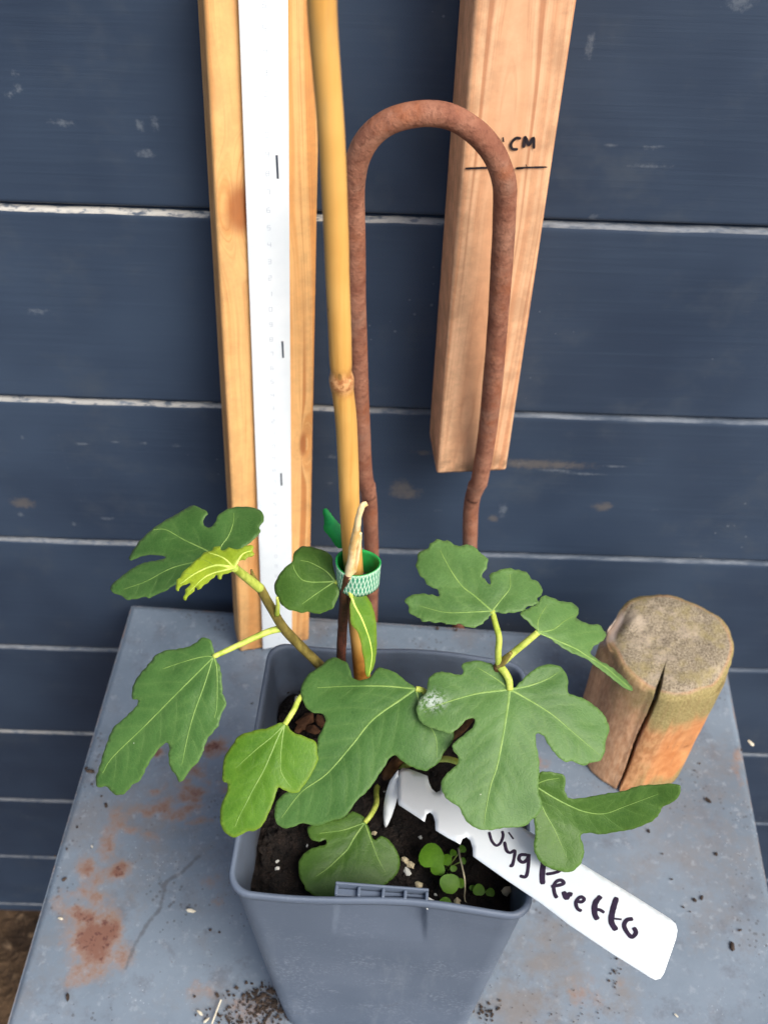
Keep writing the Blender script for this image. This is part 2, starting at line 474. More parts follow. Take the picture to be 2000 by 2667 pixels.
# ------------------------------------------------------------------ battens (timber with real grain fields)
def mat_wood(name, light, dark, deep, ring=260):
    m = Mat(name, .62, .3)
    g = m.attr('grain'); l = m.attr('along')
    v = m.vec(m.math('MULTIPLY', g, ring), m.math('MULTIPLY', l, 1.5), 0.0)
    n = m.noise(1, 3, .5, v); fine = m.noise(1, 4, .6, m.vec(m.math('MULTIPLY', g, ring * 7), m.math('MULTIPLY', l, 12.0), 0.0))
    c = m.mix(m.ramp(n, .36, .6), dark, light)
    c = m.mix(m.ramp(n, .57, .68, 0, .75), c, deep)
    c = m.mix(m.ramp(fine, .48, .75, 0, .45), c, deep)
    c = m.mix(m.attr('knot'), c, srgb(160, 86, 44))
    c = m.mix(m.math('MULTIPLY', m.attr('grime'), m.ramp(m.noise(70, 5, .7), .35, .65)), c, srgb(120, 92, 68))
    c = m.mix(m.ramp(m.noise(14, 3), .5, .8, 0, .22), c, srgb(236, 196, 150))
    m.color(c); m.bump(m.math('ADD', fine, n), .18, .0006)
    return m.m

def plane_pts(pts, P0, n):
    d = rays(pts); t = ((P0 - CAM) @ n) / (d @ n)
    return CAM + d * t[:, None]

def batten(name, FL0, FR0, FL1, depth, mat, knots_px, label, twist_seed, grime=.25, bow=0.0, nl=420):
    """FL0/FR0 front bottom corners, FL1 front top left corner; box with rounded edges, fine front face"""
    FL0, FR0, FL1 = map(np.asarray, (FL0, FR0, FL1))
    e1 = FR0 - FL0; W = np.linalg.norm(e1); e1 = e1 / W
    e2 = FL1 - FL0; Ln = np.linalg.norm(e2); e2 = e2 / Ln; e1 = unit(e1 - e2 * (e1 @ e2))
    e3 = np.cross(e1, e2)
    if e3[1] < 0: e3 = -e3
    r = .0022
    knots = []
    for (px, py, kr, kl) in knots_px:
        q = plane_pts([(px * 1.2055, py * 1.2055)], FL0, unit(e3))[0] - FL0
        knots.append((q @ e1, q @ e2, kr, kl))
    prof = []                                              # closed cross section (s across, d depth) with its unrolled coordinate
    nf, ns = 36, 18
    def arc(cx, cy, a0):
        return [(cx + r * math.cos(math.radians(a0 + t)), cy + r * math.sin(math.radians(a0 + t))) for t in (0, 30, 60, 90)]
    prof += arc(r, r, 180)
    prof += [(r + (W - 2 * r) * t, 0) for t in np.linspace(0, 1, nf)[1:-1]]
    prof += arc(W - r, r, 270)
    prof += [(W, r + (depth - 2 * r) * t) for t in np.linspace(0, 1, ns)[1:-1]]
    prof += arc(W - r, depth - r, 0) + arc(r, depth - r, 90)
    prof += [(0, depth - r - (depth - 2 * r) * t) for t in np.linspace(0, 1, ns)[1:-1]]
    prof = np.array(prof); n = len(prof)
    T = np.linspace(0, Ln, nl)
    V = []; G = []; A = []; K = []
    for i, t in enumerate(T):
        for (s, d) in prof:
            V.append((s, d, t))
    V = np.array(V)
    s, d, t = V.T
    # growth rings round a pith far behind: rings read as stripes on every face
    g = np.hypot(s - W * .35 + .004 * np.sin(t * 9 + twist_seed), d + .05) + .0009 * vnoise(np.column_stack([s * 4, d * 4, t * 1.5]), 6, twist_seed)
    kn = np.zeros(len(V))
    for (ks, kt, kr, kl) in knots:
        q = ((s - ks) / kr) ** 2 + ((t - kt) / kl) ** 2
        w = np.exp(-q * .35)
        g = g + w * .018 * np.sign(s - ks + 1e-6) * (1 - np.exp(-np.abs(s - ks) / kr)) + w * .006
        kn = np.maximum(kn, smooth01(1.3, .5, np.sqrt(q)) * .8 * (d < depth * .5))
    G_ = g; P = FL0 + s[:, None] * e1 + d[:, None] * e3 + t[:, None] * e2
    P = P + (.0005 * vnoise(P, 20, twist_seed + 3))[:, None] * e3 + (bow * np.sin(np.pi * t / Ln))[:, None] * e1
    end = smooth01(.004, 0, t)
    P = P + (end * .0012 * vnoise(P, 260, 4))[:, None] * e2
    F = [(i * n + k, i * n + (k + 1) % n, (i + 1) * n + (k + 1) % n, (i + 1) * n + k) for i in range(nl - 1) for k in range(n)]
    F += [tuple(range(n - 1, -1, -1)), tuple(range((nl - 1) * n, nl * n))]
    gr = grime * .5 * (1 + 1.6 * smooth01(.02, .0, np.minimum(np.minimum(s, W - s), 1))) + .5 * smooth01(.02, 0, t)
    o = obj(name, P, F, mat, attrs={'grain': G_, 'along': t, 'knot': kn, 'grime': np.clip(gr, 0, 1)}, origin=FL0)
    return tag(o, label, 'batten'), (FL0, e1, e2, e3)

M_PINE = mat_wood('orange_pine', srgb(236, 186, 122), srgb(218, 154, 90), srgb(186, 112, 58), 330)
M_FIR = mat_wood('pinkish_fir', srgb(230, 184, 144), srgb(210, 154, 114), srgb(178, 116, 80), 520)

S_ = 1.2055
# the batten that stands on the table, leaning back on the wall and turned a little about its own length
fl0 = onZ(530 * S_, 1408 * S_, 0.0005) + np.array([-.0042, 0, 0]); fr0 = fl0 + np.array([.0515, .0150, .0]); 
fl1 = onY(455 * S_, 0, .474) + np.array([-.0030, 0, 0]); fl1 = fl0 + (fl1 - fl0) * (1.06)
lb, LBF = batten('timber_batten', fl0, fr0, fl1, .026, M_PINE, [(522, 452, .0085, .0150), (655, 960, .0025, .010)], 'orange pine batten standing on the steel table behind the white ruler', 3, .2)
# the batten screwed to the wall, ending well above the table
b0 = onY(943 * S_, 1021 * S_, .454)
b1 = onY(1094 * S_, 1014 * S_, .459); b1[2] = b0[2]
t0 = onY(1021 * S_, 0, .455)
rb, RBF = batten('timber_batten', b0, b1, b0 + np.array([-.0012, 0, .46]), .0388, M_FIR, [], 'pinkish wooden batten on the wall with cm written on it', 9, .3)
# what is written on it: the line, the letters and the foot of a figure
M_INK = simple('black_ink', srgb(34, 28, 34), .6, .3, 400, 0)
def ribbon(path, w, lift, frame):
    """a pen stroke on a plane: path in 3D, flat, w wide"""
    o, n = frame
    P = catmull(path, 5) if len(path) > 2 else np.asarray(path, float)
    T = np.gradient(P, axis=0); T /= np.linalg.norm(T, axis=1)[:, None] + 1e-12
    Nn = np.cross(T, n); V = []; wv = np.broadcast_to(w, (len(P),)).astype(float).copy()
    wv *= 1 + .22 * vnoise(P, 900, 5)
    wv[0] *= .6; wv[-1] *= .6
    for i in range(len(P)):
        V += [P[i] + n * lift - Nn[i] * wv[i] / 2, P[i] + n * lift + Nn[i] * wv[i] / 2]
    return np.array(V), [(2 * i, 2 * i + 1, 2 * i + 3, 2 * i + 2) for i in range(len(P) - 1)]

cz = lambda L: [(1050 + x * .27125, 200 + y * .27125) for x, y in L]
nb = np.cross(RBF[1], RBF[2]); nb = nb if nb[1] < 0 else -nb
parts = []
for st, w in (([(595, 880), (700, 876), (830, 872)], .0011), ([(1075, 878), (1160, 872), (1380, 866)], .0010), ([(1085, 880), (1150, 876)], .0017), ([(1175, 840), (1185, 872)], .0007),
              ([(955, 580), (962, 625)], .0012), ([(1130, 592), (1080, 590), (1035, 640), (1045, 690), (1100, 695)], .0014),
              ([(1155, 682), (1165, 585), (1175, 590), (1205, 655), (1245, 585), (1255, 690)], .0015)):
    P = plane_pts(cz(st), b0 - np.array([0, .0007, 0]), nb)
    parts.append(ribbon(P, w, .0001, (None, nb)))
v, f = merge(parts)
obj('pen_writing', v, f, M_INK, rb, smooth=False)

# ------------------------------------------------------------------ white ruler
def mat_ruler():
    m = Mat('white_ruler', .35, .5)
    m.color(m.mix(m.ramp(m.noise(30, 4), .35, .7), srgb(222, 230, 234), srgb(232, 238, 240)))
    return m.m
rb0, rb1 = onZ(563 * S_, 1404 * S_, .0005), onZ(633 * S_, 1406 * S_, .0005)
lift_n = -LBF[3]
def on_batten(px, py, off):
    return plane_pts([(px, py)], LBF[0] + lift_n * off, lift_n)[0]
q0l, q0r, q1l, q1r = (on_batten(x * S_, y * S_, .0022) for x, y in ((565, 1396), (634, 1396), (520, 2), (617, 2)))
re2 = unit((q1l + q1r) / 2 - (q0l + q0r) / 2); re1 = unit((q0r - q0l) - re2 * ((q0r - q0l) @ re2)); re3 = unit(np.cross(re1, re2)); re3 = re3 if re3[1] < 0 else -re3
RW = .5 * (abs((q0r - q0l) @ re1) + abs((q1r - q1l) @ re1)); rc = (q0l + q0r) / 2
RL = np.linalg.norm((q1l + q1r) / 2 - rc) + .03
t_foot = (.001 - rc[2]) / re2[2]; rc = rc + re2 * t_foot; RL -= t_foot
V, F = [], []
for (a, b_) in ((-1, 0), (1, 0), (1, .0018), (-1, .0018)):
    for t in (0, RL): V.append(rc + re1 * a * RW / 2 + re2 * t - re3 * (b_ - .0009))
F = [(0, 2, 3, 1), (2, 4, 5, 3), (4, 6, 7, 5), (6, 0, 1, 7), (0, 6, 4, 2), (1, 3, 5, 7)]
ruler = tag(obj('folding_ruler', V, F, mat_ruler(), smooth=False, origin=rc), 'long white ruler upright against the orange pine batten', 'ruler')
bevel(ruler, .0004)
M_FAINT = simple('faint_grey_print', srgb(176, 186, 198), .5, .05, 300, 0)
M_BAR = simple('dark_grey_print', srgb(66, 74, 86), .5, .1, 300, 0)
Pr0 = rc + re3 * .00095
parts = []
for (x0, y0, x1, y1) in ((598, 335, 600.5, 386), (610, 737, 612, 773), (607.5, 1022, 608.5, 1049)):
    v, f = ribbon(plane_pts([(x0 * S_, y0 * S_), (x1 * S_, y1 * S_)], Pr0, re3), .0019, .0001, (None, re3))
    obj('dark_mark', v, f, M_BAR, ruler, smooth=False)
parts = []
SEG = {0: 'abcdef', 1: 'bc', 2: 'abged', 3: 'abgcd', 4: 'fgbc', 5: 'afgcd', 6: 'afgedc', 7: 'abc', 8: 'abcdefg', 9: 'abcdfg'}
LN = {'a': ((0, 2), (1, 2)), 'b': ((1, 2), (1, 1)), 'c': ((1, 1), (1, 0)), 'd': ((0, 0), (1, 0)), 'e': ((0, 0), (0, 1)), 'f': ((0, 1), (0, 2)), 'g': ((0, 1), (1, 1))}
for cm in range(1, int(RL * 100)):
    o0 = Pr0 + re2 * (cm * .01) + re1 * .0002
    for sgm in SEG[cm % 10]:
        a, b_ = LN[sgm]
        parts.append(ribbon([o0 + re1 * (p[0] - .5) * .0016 + re2 * (p[1] - 1) * .0013 for p in (a, b_)], .0004, .0001, (None, re3)))
    for mm in range(10):
        ln = .0035 if mm == 0 else .0016
        e = o0 + re2 * mm * .001 - re1 * (RW / 2 - .0004)
        parts.append(ribbon([e, e + re1 * ln], .00014, .0001, (None, re3)))
v, f = merge(parts)
obj('printed_scale', v, f, M_FAINT, ruler, smooth=False)

# ------------------------------------------------------------------ rusty U-shaped bar
def mat_rust():
    m = Mat('rusty_bar', .82, .25)
    n = m.noise(55, 6, .65); n2 = m.noise(320, 4, .7)
    c = m.mix(m.ramp(n, .35, .66), srgb(126, 80, 62), srgb(156, 110, 88))
    c = m.mix(m.ramp(n2, .48, .68, 0, .55), c, srgb(92, 54, 42))
    c = m.mix(m.ramp(m.noise(30, 5, .7), .5, .68, 0, .6), c, srgb(142, 82, 50))
    c = m.mix(m.ramp(m.noise(18, 4, .7), .52, .7, 0, .45), c, srgb(150, 122, 104))
    m.color(c); m.bump(m.math('ADD', n2, n), .75, .0011)
    return m.m
def rodY(z): return .449 + (.19 - z) * .10
def rpt(x, y):
    d = rays((x * S_, y * S_))[0]                      # the leaning plane of the bar: Y = .468 - .1 Z
    t = (.468 - .1 * CAMH) / (d[1] + .1 * d[2])
    return CAM + d * t
path = [rpt(*p) for p in ((797, 1072), (792, 1048), (785, 1015), (776, 850), (768, 640), (764, 480), (763, 400), (772, 345), (798, 296), (842, 262), (905, 246), (968, 251), (1025, 283), (1066, 330), (1087, 385), (1090, 440), (1084, 560), (1070, 760), (1053, 930), (1037, 1030), (1030, 1052), (1021, 1076))]
path = catmull(path, 5)
RR = np.full(len(path), .0055)
RR[:9] = np.linspace(.0044, .0055, 9); RR[-9:] = np.linspace(.0055, .0044, 9)
bar = tag(empty('rusty_bar', (.02, .50, GZ)), 'rusty brown steel bar bent to a tall loop in front of the wall', 'bar')
v, f = tube(path, RR, 20, wob=.05, seed=2)
M_RUST = mat_rust()
obj('loop', v, f, M_RUST, bar)
for (xt, xm, xb, ys_) in ((794, 799, 803, 1040), (1028, 1017, 1012, 1040)):
    P = [rpt(xt, ys_ + 10) + np.array([0, .001, 0]), rpt(xm, 1110) + np.array([0, .002, 0]), rpt(xb, 1250) + np.array([0, .004, 0])]
    dirn = P[2] - P[1]; e = P[2] + dirn * ((GZ - .02 - P[2][2]) / dirn[2]) * 1.0
    e[0] = P[2][0] + (0.002 if xt > 900 else -.002); e[1] = .487
    mid = P[2] + (e - P[2]) * .12; mid[1] = max(mid[1], .4865)
    e[1] = mid[1]
    v, f = tube(catmull(np.array([P[0], P[1], P[2], mid, e]), 8), .0050, 16, wob=.05, seed=5)
    obj('leg', v, f, M_RUST, bar)

# ------------------------------------------------------------------ round wooden post
def mat_post():
    m = Mat('weathered_post', .85, .2)
    a = m.attr('ang'); z = m.attr('hgt'); top = m.attr('top')
    gr = m.noise(1, 5, .6, m.vec(m.math('MULTIPLY', a, 9.0), m.math('MULTIPLY', z, 14.0), m.math('MULTIPLY', top, 3.0)))
    fine = m.noise(900, 4, .8); mid = m.noise(60, 5, .65)
    c = m.mix(m.ramp(gr, .35, .65), srgb(168, 116, 76), srgb(200, 150, 106))
    c = m.mix(m.attr('orange'), c, m.mix(m.ramp(mid, .35, .7), srgb(180, 112, 64), srgb(210, 150, 98)))
    c = m.mix(m.attr('pink'), c, m.mix(m.ramp(gr, .3, .7), srgb(186, 138, 102), srgb(216, 174, 138)))
    al = m.math('ADD', m.attr('algae'), m.math('MULTIPLY', m.math('SUBTRACT', mid, .5), 1.1))
    c = m.mix(m.ramp(al, .15, .95, 0, .9), c, m.mix(m.ramp(fine, .35, .65), srgb(110, 106, 62), srgb(158, 148, 104)))
    tc = m.mix(m.ramp(fine, .38, .6), srgb(96, 86, 72), srgb(164, 152, 130))
    tc = m.mix(m.ramp(m.noise(420, 3, .6), .6, .74, 0, .7), tc, srgb(88, 72, 52))
    tc = m.mix(m.ramp(mid, .46, .66, 0, .6), tc, srgb(146, 134, 88))
    tc = m.mix(m.ramp(m.noise(34, 4, .7), .52, .68, 0, .55), tc, srgb(178, 164, 146))
    tc = m.mix(m.math('MULTIPLY', m.math('LESS_THAN', m.voro(560), .22), m.ramp(m.noise(80, 3), .4, .6)), tc, srgb(70, 58, 44))
    c = m.mix(top, c, tc)
    wh = m.math('ADD', m.attr('pale'), m.math('MULTIPLY', m.math('SUBTRACT', mid, .5), .6))
    c = m.mix(m.ramp(wh, .4, .8, 0, .85), c, srgb(206, 192, 180))
    c = m.mix(m.math('MULTIPLY', m.math('SUBTRACT', 1.0, top), m.ramp(m.noise(1, 4, .6, m.vec(m.math('MULTIPLY', a, 46.0), m.math('MULTIPLY', z, 3.0), 0.0)), .5, .7, 0, .45)), c, srgb(128, 92, 66))
    c = m.mix(m.ramp(m.noise(1, 3, .5, m.vec(m.math('MULTIPLY', a, 30.0), m.math('MULTIPLY', z, 20.0), 0.0)), .66, .74, 0, .6), c, srgb(104, 64, 40))
    m.color(c); m.bump(m.math('ADD', fine, m.math('MULTIPLY', gr, .6)), .5, .0008)
    return m.m

pc0, pc1 = np.array([.181, .3795, 0.0003]), np.array([.190, .3965, .1])
R0, R1 = .0385, .0408
crA = math.atan2(-.040, -.0155)                                      # the side the long split is on
def post():
    d = np.concatenate([np.linspace(-.32, .32, 90), ]); base = np.linspace(.34, 2 * math.pi - .34, 150)
    ang = crA + np.concatenate([d, base]); n = len(ang)
    hs = np.concatenate([np.linspace(0, .965, 60), [.985, 1.0]])
    V, A, H, T = [], [], [], []
    for h in hs:
        c = pc0 + (pc1 - pc0) * h; R = R0 + (R1 - R0) * h
        if h > .97: R -= .0012 * (h - .97) / .03
        for a in ang:
            V.append((c[0] + R * math.cos(a), c[1] + R * math.sin(a), c[2])); A.append(a - crA); H.append(h); T.append(0)
    rings = np.linspace(.93, .05, 34)
    for q in rings:
        R = (R1 - .0012) * q
        for a in ang:
            V.append((pc1[0] + R * math.cos(a), pc1[1] + R * math.sin(a), pc1[2])); A.append(a - crA); H.append(1.0); T.append(1)
    V = np.array(V); A = np.array(A); H = np.array(H); T = np.array(T, float)
    nr = len(hs) + len(rings)
    F = [(i * n + k, i * n + (k + 1) % n, (i + 1) * n + (k + 1) % n, (i + 1) * n + k) for i in range(nr - 1) for k in range(n)]
    F.append(tuple((nr - 1) * n + k for k in range(n))); F.append(tuple(range(n - 1, -1, -1)))
    cen = pc0 + (pc1 - pc0) * H[:, None]
    rad = V - cen; rad[:, 2] = 0; rr = np.linalg.norm(rad, axis=1); ru = rad / rr[:, None]
    # uneven, slightly faceted outline
    lobe = .0012 * np.sin(3 * A + 1.0) + .0011 * np.abs(np.sin(3.5 * A + .4)) + .0008 * np.sin(5 * A + 2.2) + .0005 * np.sin(8 * A)
    V += ru * (lobe * rr / R1)[:, None] + ru * ((1 - T) * (.0007 * vnoise(V * np.array([1, 1, .25]), 120, 6) + .0009 * smooth01(.9, 1, H) * vnoise(V, 210, 26)) + T * smooth01(.8, .95, rr / R1) * .0009 * vnoise(V, 210, 26))[:, None]
    # saw-cut end: pitted, rounded over, chipped at the back left
    ed = smooth01(.80, .97, rr / R1) * (H > .98)
    V[:, 2] += (H > .98) * (.0004 * vnoise(V, 200, 8) - .0013 * ed) + (H > .98) * (.0020 * vnoise(V, 34, 9) + .0007 * vnoise(V, 160, 19))
    aw = np.arctan2(np.sin(np.arctan2(rad[:, 1], rad[:, 0]) - 2.75), np.cos(np.arctan2(rad[:, 1], rad[:, 0]) - 2.75))
    chip = np.exp(-(aw / .42) ** 2) * smooth01(.62, .95, rr / R1) * (H > .86)
    V[:, 2] -= .008 * chip * (H > .95); V -= ru * (.003 * chip)[:, None]
    a2 = np.arctan2(np.sin(np.arctan2(rad[:, 1], rad[:, 0]) + .75), np.cos(np.arctan2(rad[:, 1], rad[:, 0]) + .75))
    chip2 = np.exp(-(a2 / .35) ** 2) * smooth01(.7, 1, rr / R1) * (H > .93)
    V[:, 2] -= .004 * chip2; V -= ru * (.002 * chip2)[:, None]
    # the split
    Aw = np.arctan2(np.sin(A - .012 * np.sin(H * 9)), np.cos(A - .012 * np.sin(H * 9)))
    arc = Aw * rr
    wdt = np.where(T > .5, .0016 * smooth01(.34, 1.0, rr / R1) , .0010 + .0003 * smooth01(0, .6, H))
    prof = np.clip(1 - (np.abs(arc) / np.maximum(wdt, 1e-5)) ** 2, 0, 1) ** .5 * (np.abs(Aw) < .5)
    side = prof * (1 - T); V -= ru * (np.minimum(.016, rr * .6) * side)[:, None]
    V[:, 2] -= .014 * prof * T * smooth01(.3, .5, rr / R1) + .012 * prof * (H > .97) * (1 - T)
    # colour fields
    nz = .6 * vnoise(V, 45, 12) + .9 * vnoise(V * np.array([1, 1, .14]), 150, 13)
    algae = (1 - T) * (smooth01(.52, .86, H + .16 * nz) * (.62 + .38 * smooth01(-.3, .35, A - 0.0) * (A < 4.5)) + .75 * smooth01(.30, .05, H + .15 * nz) * smooth01(.1, .5, A) * (A < 2.6) + .3 * smooth01(.0, .12, A) * (A < .35))
    orange = (1 - T) * smooth01(.25, .7, A + .3 * nz) * (A < 2.4) * smooth01(.78, .5, H + .15 * nz) * .85
    pink = (1 - T) * ((A < 0.03) | (A > 4.2)) * .9  # pinkish wood left of the split, its colour lightened to offset the shade there
    pale = 1.2 * np.exp(-(aw / .42) ** 2) * smooth01(.72, .95, H) * smooth01(.72, .95, rr / R1)
    return V, F, {'ang': np.cos(A) * 1.3 + np.sin(A) * 1.7, 'hgt': H, 'top': T, 'algae': algae, 'orange': orange, 'pink': pink, 'pale': pale}
v, f, at = post()
tag(obj('wooden_post', v, f, mat_post(), attrs=at, origin=pc0), 'short round weathered post with a long split on the table', 'post')

# ------------------------------------------------------------------ plant pot and soil
def mat_pot():
    m = Mat('grey_plastic', .5, .4)
    n = m.noise(20, 4); sp = m.noise(520, 4, .7); pat = m.noise(34, 4, .6)
    c = m.mix(m.ramp(n, .3, .7), srgb(82, 93, 109), srgb(94, 105, 121))
    dust = m.math('MULTIPLY', m.ramp(sp, .5, .66), m.math('MULTIPLY', m.attr('dust'), m.ramp(pat, .38, .66)))
    c = m.mix(m.math('MULTIPLY', dust, .45), c, srgb(150, 158, 170))
    c = m.mix(m.math('MULTIPLY', m.ramp(m.noise(1, 4, .7, m.scale((60, 60, 9))), .54, .72, 0, .3), m.attr('dust')), c, srgb(128, 136, 146))
    c = m.mix(m.ramp(m.noise(26, 5, .75), .6, .76, 0, .4), c, srgb(86, 84, 86))
    c = m.mix(m.math('MULTIPLY', m.attr('soiled'), m.ramp(m.noise(50, 5, .7), .3, .7)), c, srgb(58, 52, 50))
    m.color(c); m.bump(sp, .12, .0005)
    m.rough(m.ramp(n, .3, .7, .42, .56))
    return m.m
POT_C = np.array([.0060, .2407]); POT_S = .1325; POT_H = .208; YAW = math.radians(-2.6)
cY, sY = math.cos(YAW), math.sin(YAW)
def pot_xy(u, v): return np.column_stack([POT_C[0] + u * cY - v * sY, POT_C[1] + u * sY + v * cY])
def rsq(h, r, n=110):
    """rounded square, half side h, corner radius r, starting mid-front, anticlockwise; same count every time"""
    pts = []
    for (a0, cxs, cys, sx, sy) in ((270, 1, -1, 0, -1), (0, 1, 1, 1, 0), (90, -1, 1, 0, 1), (180, -1, -1, -1, 0)):
        c0 = np.array([cxs, cys]) * (h - r)
        d = {270: (1, 0), 0: (0, 1), 90: (-1, 0), 180: (0, -1)}[a0]
        off = {270: (0, -h), 0: (h, 0), 90: (0, h), 180: (-h, 0)}[a0]
        for t in np.linspace(-1, 1, n):
            pts.append(np.array(off) + np.array(d) * t * (h - r))
        for t in np.linspace(0, 90, 8)[1:-1]:
            a = math.radians(a0 + t); pts.append(c0 + r * np.array([math.cos(a), math.sin(a)]))
    return np.array(pts)
HB = .0525; 
def half(z): return HB + (POT_S / 2 - .0013 - HB) * (z / POT_H) ** .9
def pot():
    rows = []
    zz = np.linspace(0, POT_H - .006, 60)
    for z in zz: rows.append((half(z), z, .009 + .001 * z / .2, 0))
    hT = POT_S / 2
    rows += [(hT - .0012, POT_H - .0048, .010, 0), (hT - .0003, POT_H - .0042, .010, 0), (hT, POT_H - .0025, .010, 0), (hT - .0003, POT_H - .0006, .010, 0), (hT - .0011, POT_H, .0096, 0), (hT - .0022, POT_H - .0003, .009, 0), (hT - .0028, POT_H - .0016, .0085, 1)]
    for z in np.linspace(POT_H - .006, .10, 24): rows.append((half(z) - .0016, z, .0085, 1))
    V, dust, soiled = [], [], []
    for (h, z, r, ins) in rows:
        P = rsq(h, r); q = pot_xy(P[:, 0], P[:, 1])
        inn = (P[:, 1] < -h + 1e-4)
        # pressed-in panel under the tab on the front
        if z < POT_H - .0047:
            w = .0185 + .0035 * (POT_H - z) / .06
            dep = .0046 * np.clip(1 - (POT_H - z) / .048, 0, 1) * (smooth01(w + .0006, w - .0006, np.abs(P[:, 0] - .001)) * inn)
            q = pot_xy(P[:, 0], P[:, 1] + dep)
        # soft waviness of a thin rim
        wv = .0012 * np.sin(P[:, 0] * 55 + 1) * (z / POT_H) ** 3
        V.append(np.column_stack([q[:, 0], q[:, 1] + wv - .006 * (1 - z / POT_H), np.full(len(q), z) + (.0009 * np.sin(P[:, 0] * 70) * (z > POT_H - .007))]))
        dust.append(np.full(len(q), .25 + .75 * smooth01(.185, .12, z)) * (0.25 if ins else 1)); soiled.append(np.full(len(q), ins * (.25 + .6 * smooth01(.185, .165, z))))
    n = len(V[0]); nr = len(V)
    F = [(i * n + k, i * n + (k + 1) % n, (i + 1) * n + (k + 1) % n, (i + 1) * n + k) for i in range(nr - 1) for k in range(n)]
    F.append(tuple(range(n - 1, -1, -1)))
    return np.vstack(V), F, {'dust': np.concatenate(dust), 'soiled': np.concatenate(soiled)}
pot_root = tag(empty('plant_pot', (POT_C[0], POT_C[1], 0.0004)), 'tall square blue grey plastic pot filled with dark soil', 'pot')
M_POT = mat_pot()
v, f, at = pot(); v[:, 2] += .0004
obj('body', v, f, M_POT, pot_root, attrs=at)
# the tab on the front rim: a raised lip with little ribs
fy = -POT_S / 2
def pbox(u0, u1, v0, v1, z0, z1):
    V, F = box(u0, u1, v0, v1, z0, z1); V = np.array(V); q = pot_xy(V[:, 0], V[:, 1])
    return np.column_stack([q, V[:, 2]]), F
tp = [pbox(-.0192, .0212, fy + .0066, fy + .0078, POT_H - .008, POT_H + .0022), pbox(-.0188, .0208, fy + .0030, fy + .0064, POT_H - .004, POT_H - .0016)]
for u in (-.0192, -.0095, .001, .0105, .0198):
    tp.append(pbox(u, u + .0014, fy + .0026, fy + .0067, POT_H - .0058, POT_H + .0012))
v, f = merge(tp)
o = obj('rim_tab', v, f, M_POT, pot_root, smooth=False, attrs={'dust': np.full(len(v), .2), 'soiled': np.zeros(len(v))})
bevel(o, .0005)

def mat_soil():
    m = Mat('potting_soil', .9, .35)
    n = m.noise(120, 6, .7); n2 = m.noise(420, 3, .6)
    c = m.mix(m.ramp(n, .35, .7), srgb(16, 13, 12), srgb(42, 33, 28))
    c = m.mix(m.ramp(n2, .62, .76, 0, .5), c, srgb(78, 60, 48))
    m.color(c); m.bump(m.math('ADD', n, n2), .9, .004)
    return m.m
M_SOIL = mat_soil()
SOIL_Z = .172
hs_ = half(SOIL_Z) - .0018
g1 = np.linspace(-hs_, hs_, 110)
gu, gv = np.meshgrid(g1, g1)
rc_ = .011
au, av = np.abs(gu.ravel()) - (hs_ - rc_), np.abs(gv.ravel()) - (hs_ - rc_)
dl_ = np.hypot(np.maximum(au, 0), np.maximum(av, 0)); kx = np.where((au > 0) & (av > 0) & (dl_ > rc_), rc_ / np.maximum(dl_, 1e-9), 1.0)
su = np.sign(gu.ravel()) * np.where((au > 0) & (av > 0), hs_ - rc_ + au * kx, np.abs(gu.ravel()))
sv = np.sign(gv.ravel()) * np.where((au > 0) & (av > 0), hs_ - rc_ + av * kx, np.abs(gv.ravel()))
q = pot_xy(su, sv)
SV = np.column_stack([q, np.zeros(len(q))])
def soil_h(P): return SOIL_Z + .0042 * vnoise(P, 42, 15, 4) + .0028 * vnoise(P, 160, 16, 3)
P2 = np.column_stack([q, np.zeros(len(q))])
rr = np.maximum(np.abs(gu.ravel()), np.abs(gv.ravel())) / hs_
SV[:, 2] = soil_h(P2) - .004 * smooth01(.85, 1.0, rr)
soil = tag(obj('potting_soil', SV, grid(110, 110), M_SOIL, origin=(POT_C[0], POT_C[1], SOIL_Z)), 'dark brown potting soil filling the square pot', 'soil', kind='stuff')
parts = []
for i in range(900):
    u, v_ = RNG.uniform(-hs_ * .96, hs_ * .96, 2); p = pot_xy(np.array([u]), np.array([v_]))[0]
    z = soil_h(np.array([[p[0], p[1], 0]]))[0]
    parts.append(chunk((p[0], p[1], z), RNG.uniform(.0006, .0024), i, (1, RNG.uniform(.6, 1.3), RNG.uniform(.5, .9))))
v, f = merge(parts)
tag(obj('soil_crumbs', v, f, M_SOIL, soil, smooth=False), kind='stuff')
def grain_at(px, py, r, seed, mat, name='pebble', sq=(1, .7, .6), up=.0008):
    p = onZ(px, py, SOIL_Z)
    p = onZ(px, py, soil_h(np.array([[p[0], p[1], 0]]))[0] + up)
    v, f = chunk(p, r, seed, sq)
    return obj(name, v, f, mat, soil, smooth=False)
M_PERL = simple('cream_grit', srgb(196, 184, 152), .8, .15, 200, .3)
M_WHITE = simple('white_grit', srgb(205, 206, 200), .8, .08, 200, .3)
k7 = lambda x, y: (1000 + x * .18083, 2150 + y * .18083)
for i, (x, y, r, w) in enumerate(((300, 500, .0024, 0), (375, 560, .0026, 0), (335, 670, .0022, 1), (500, 850, .0027, 0), (525, 170, .0013, 1), (1060, 1120, .0026, 0), (740, 1000, .001, 1), (1040, 1160, .002, 1))):
    grain_at(*k7(x, y), r, 300 + i, M_WHITE if w else M_PERL)
for i, (x, y, r) in enumerate(((975, 2170, .0016), (773, 1821, .0022), (723, 2243, .0012), (722, 2262, .0013), (800, 2203, .0009), (1318, 2321, .0033), (1000, 2060, .001), (660, 2330, .0012))):
    grain_at(x, y, r, 330 + i, M_WHITE if i not in (0, 5) else M_PERL)
p = onZ(1112, 2350, .201)
v, f = chunk(p, .0034, 345, (1, .8, .6)); obj('pebble', v, f, M_WHITE, soil, smooth=False)
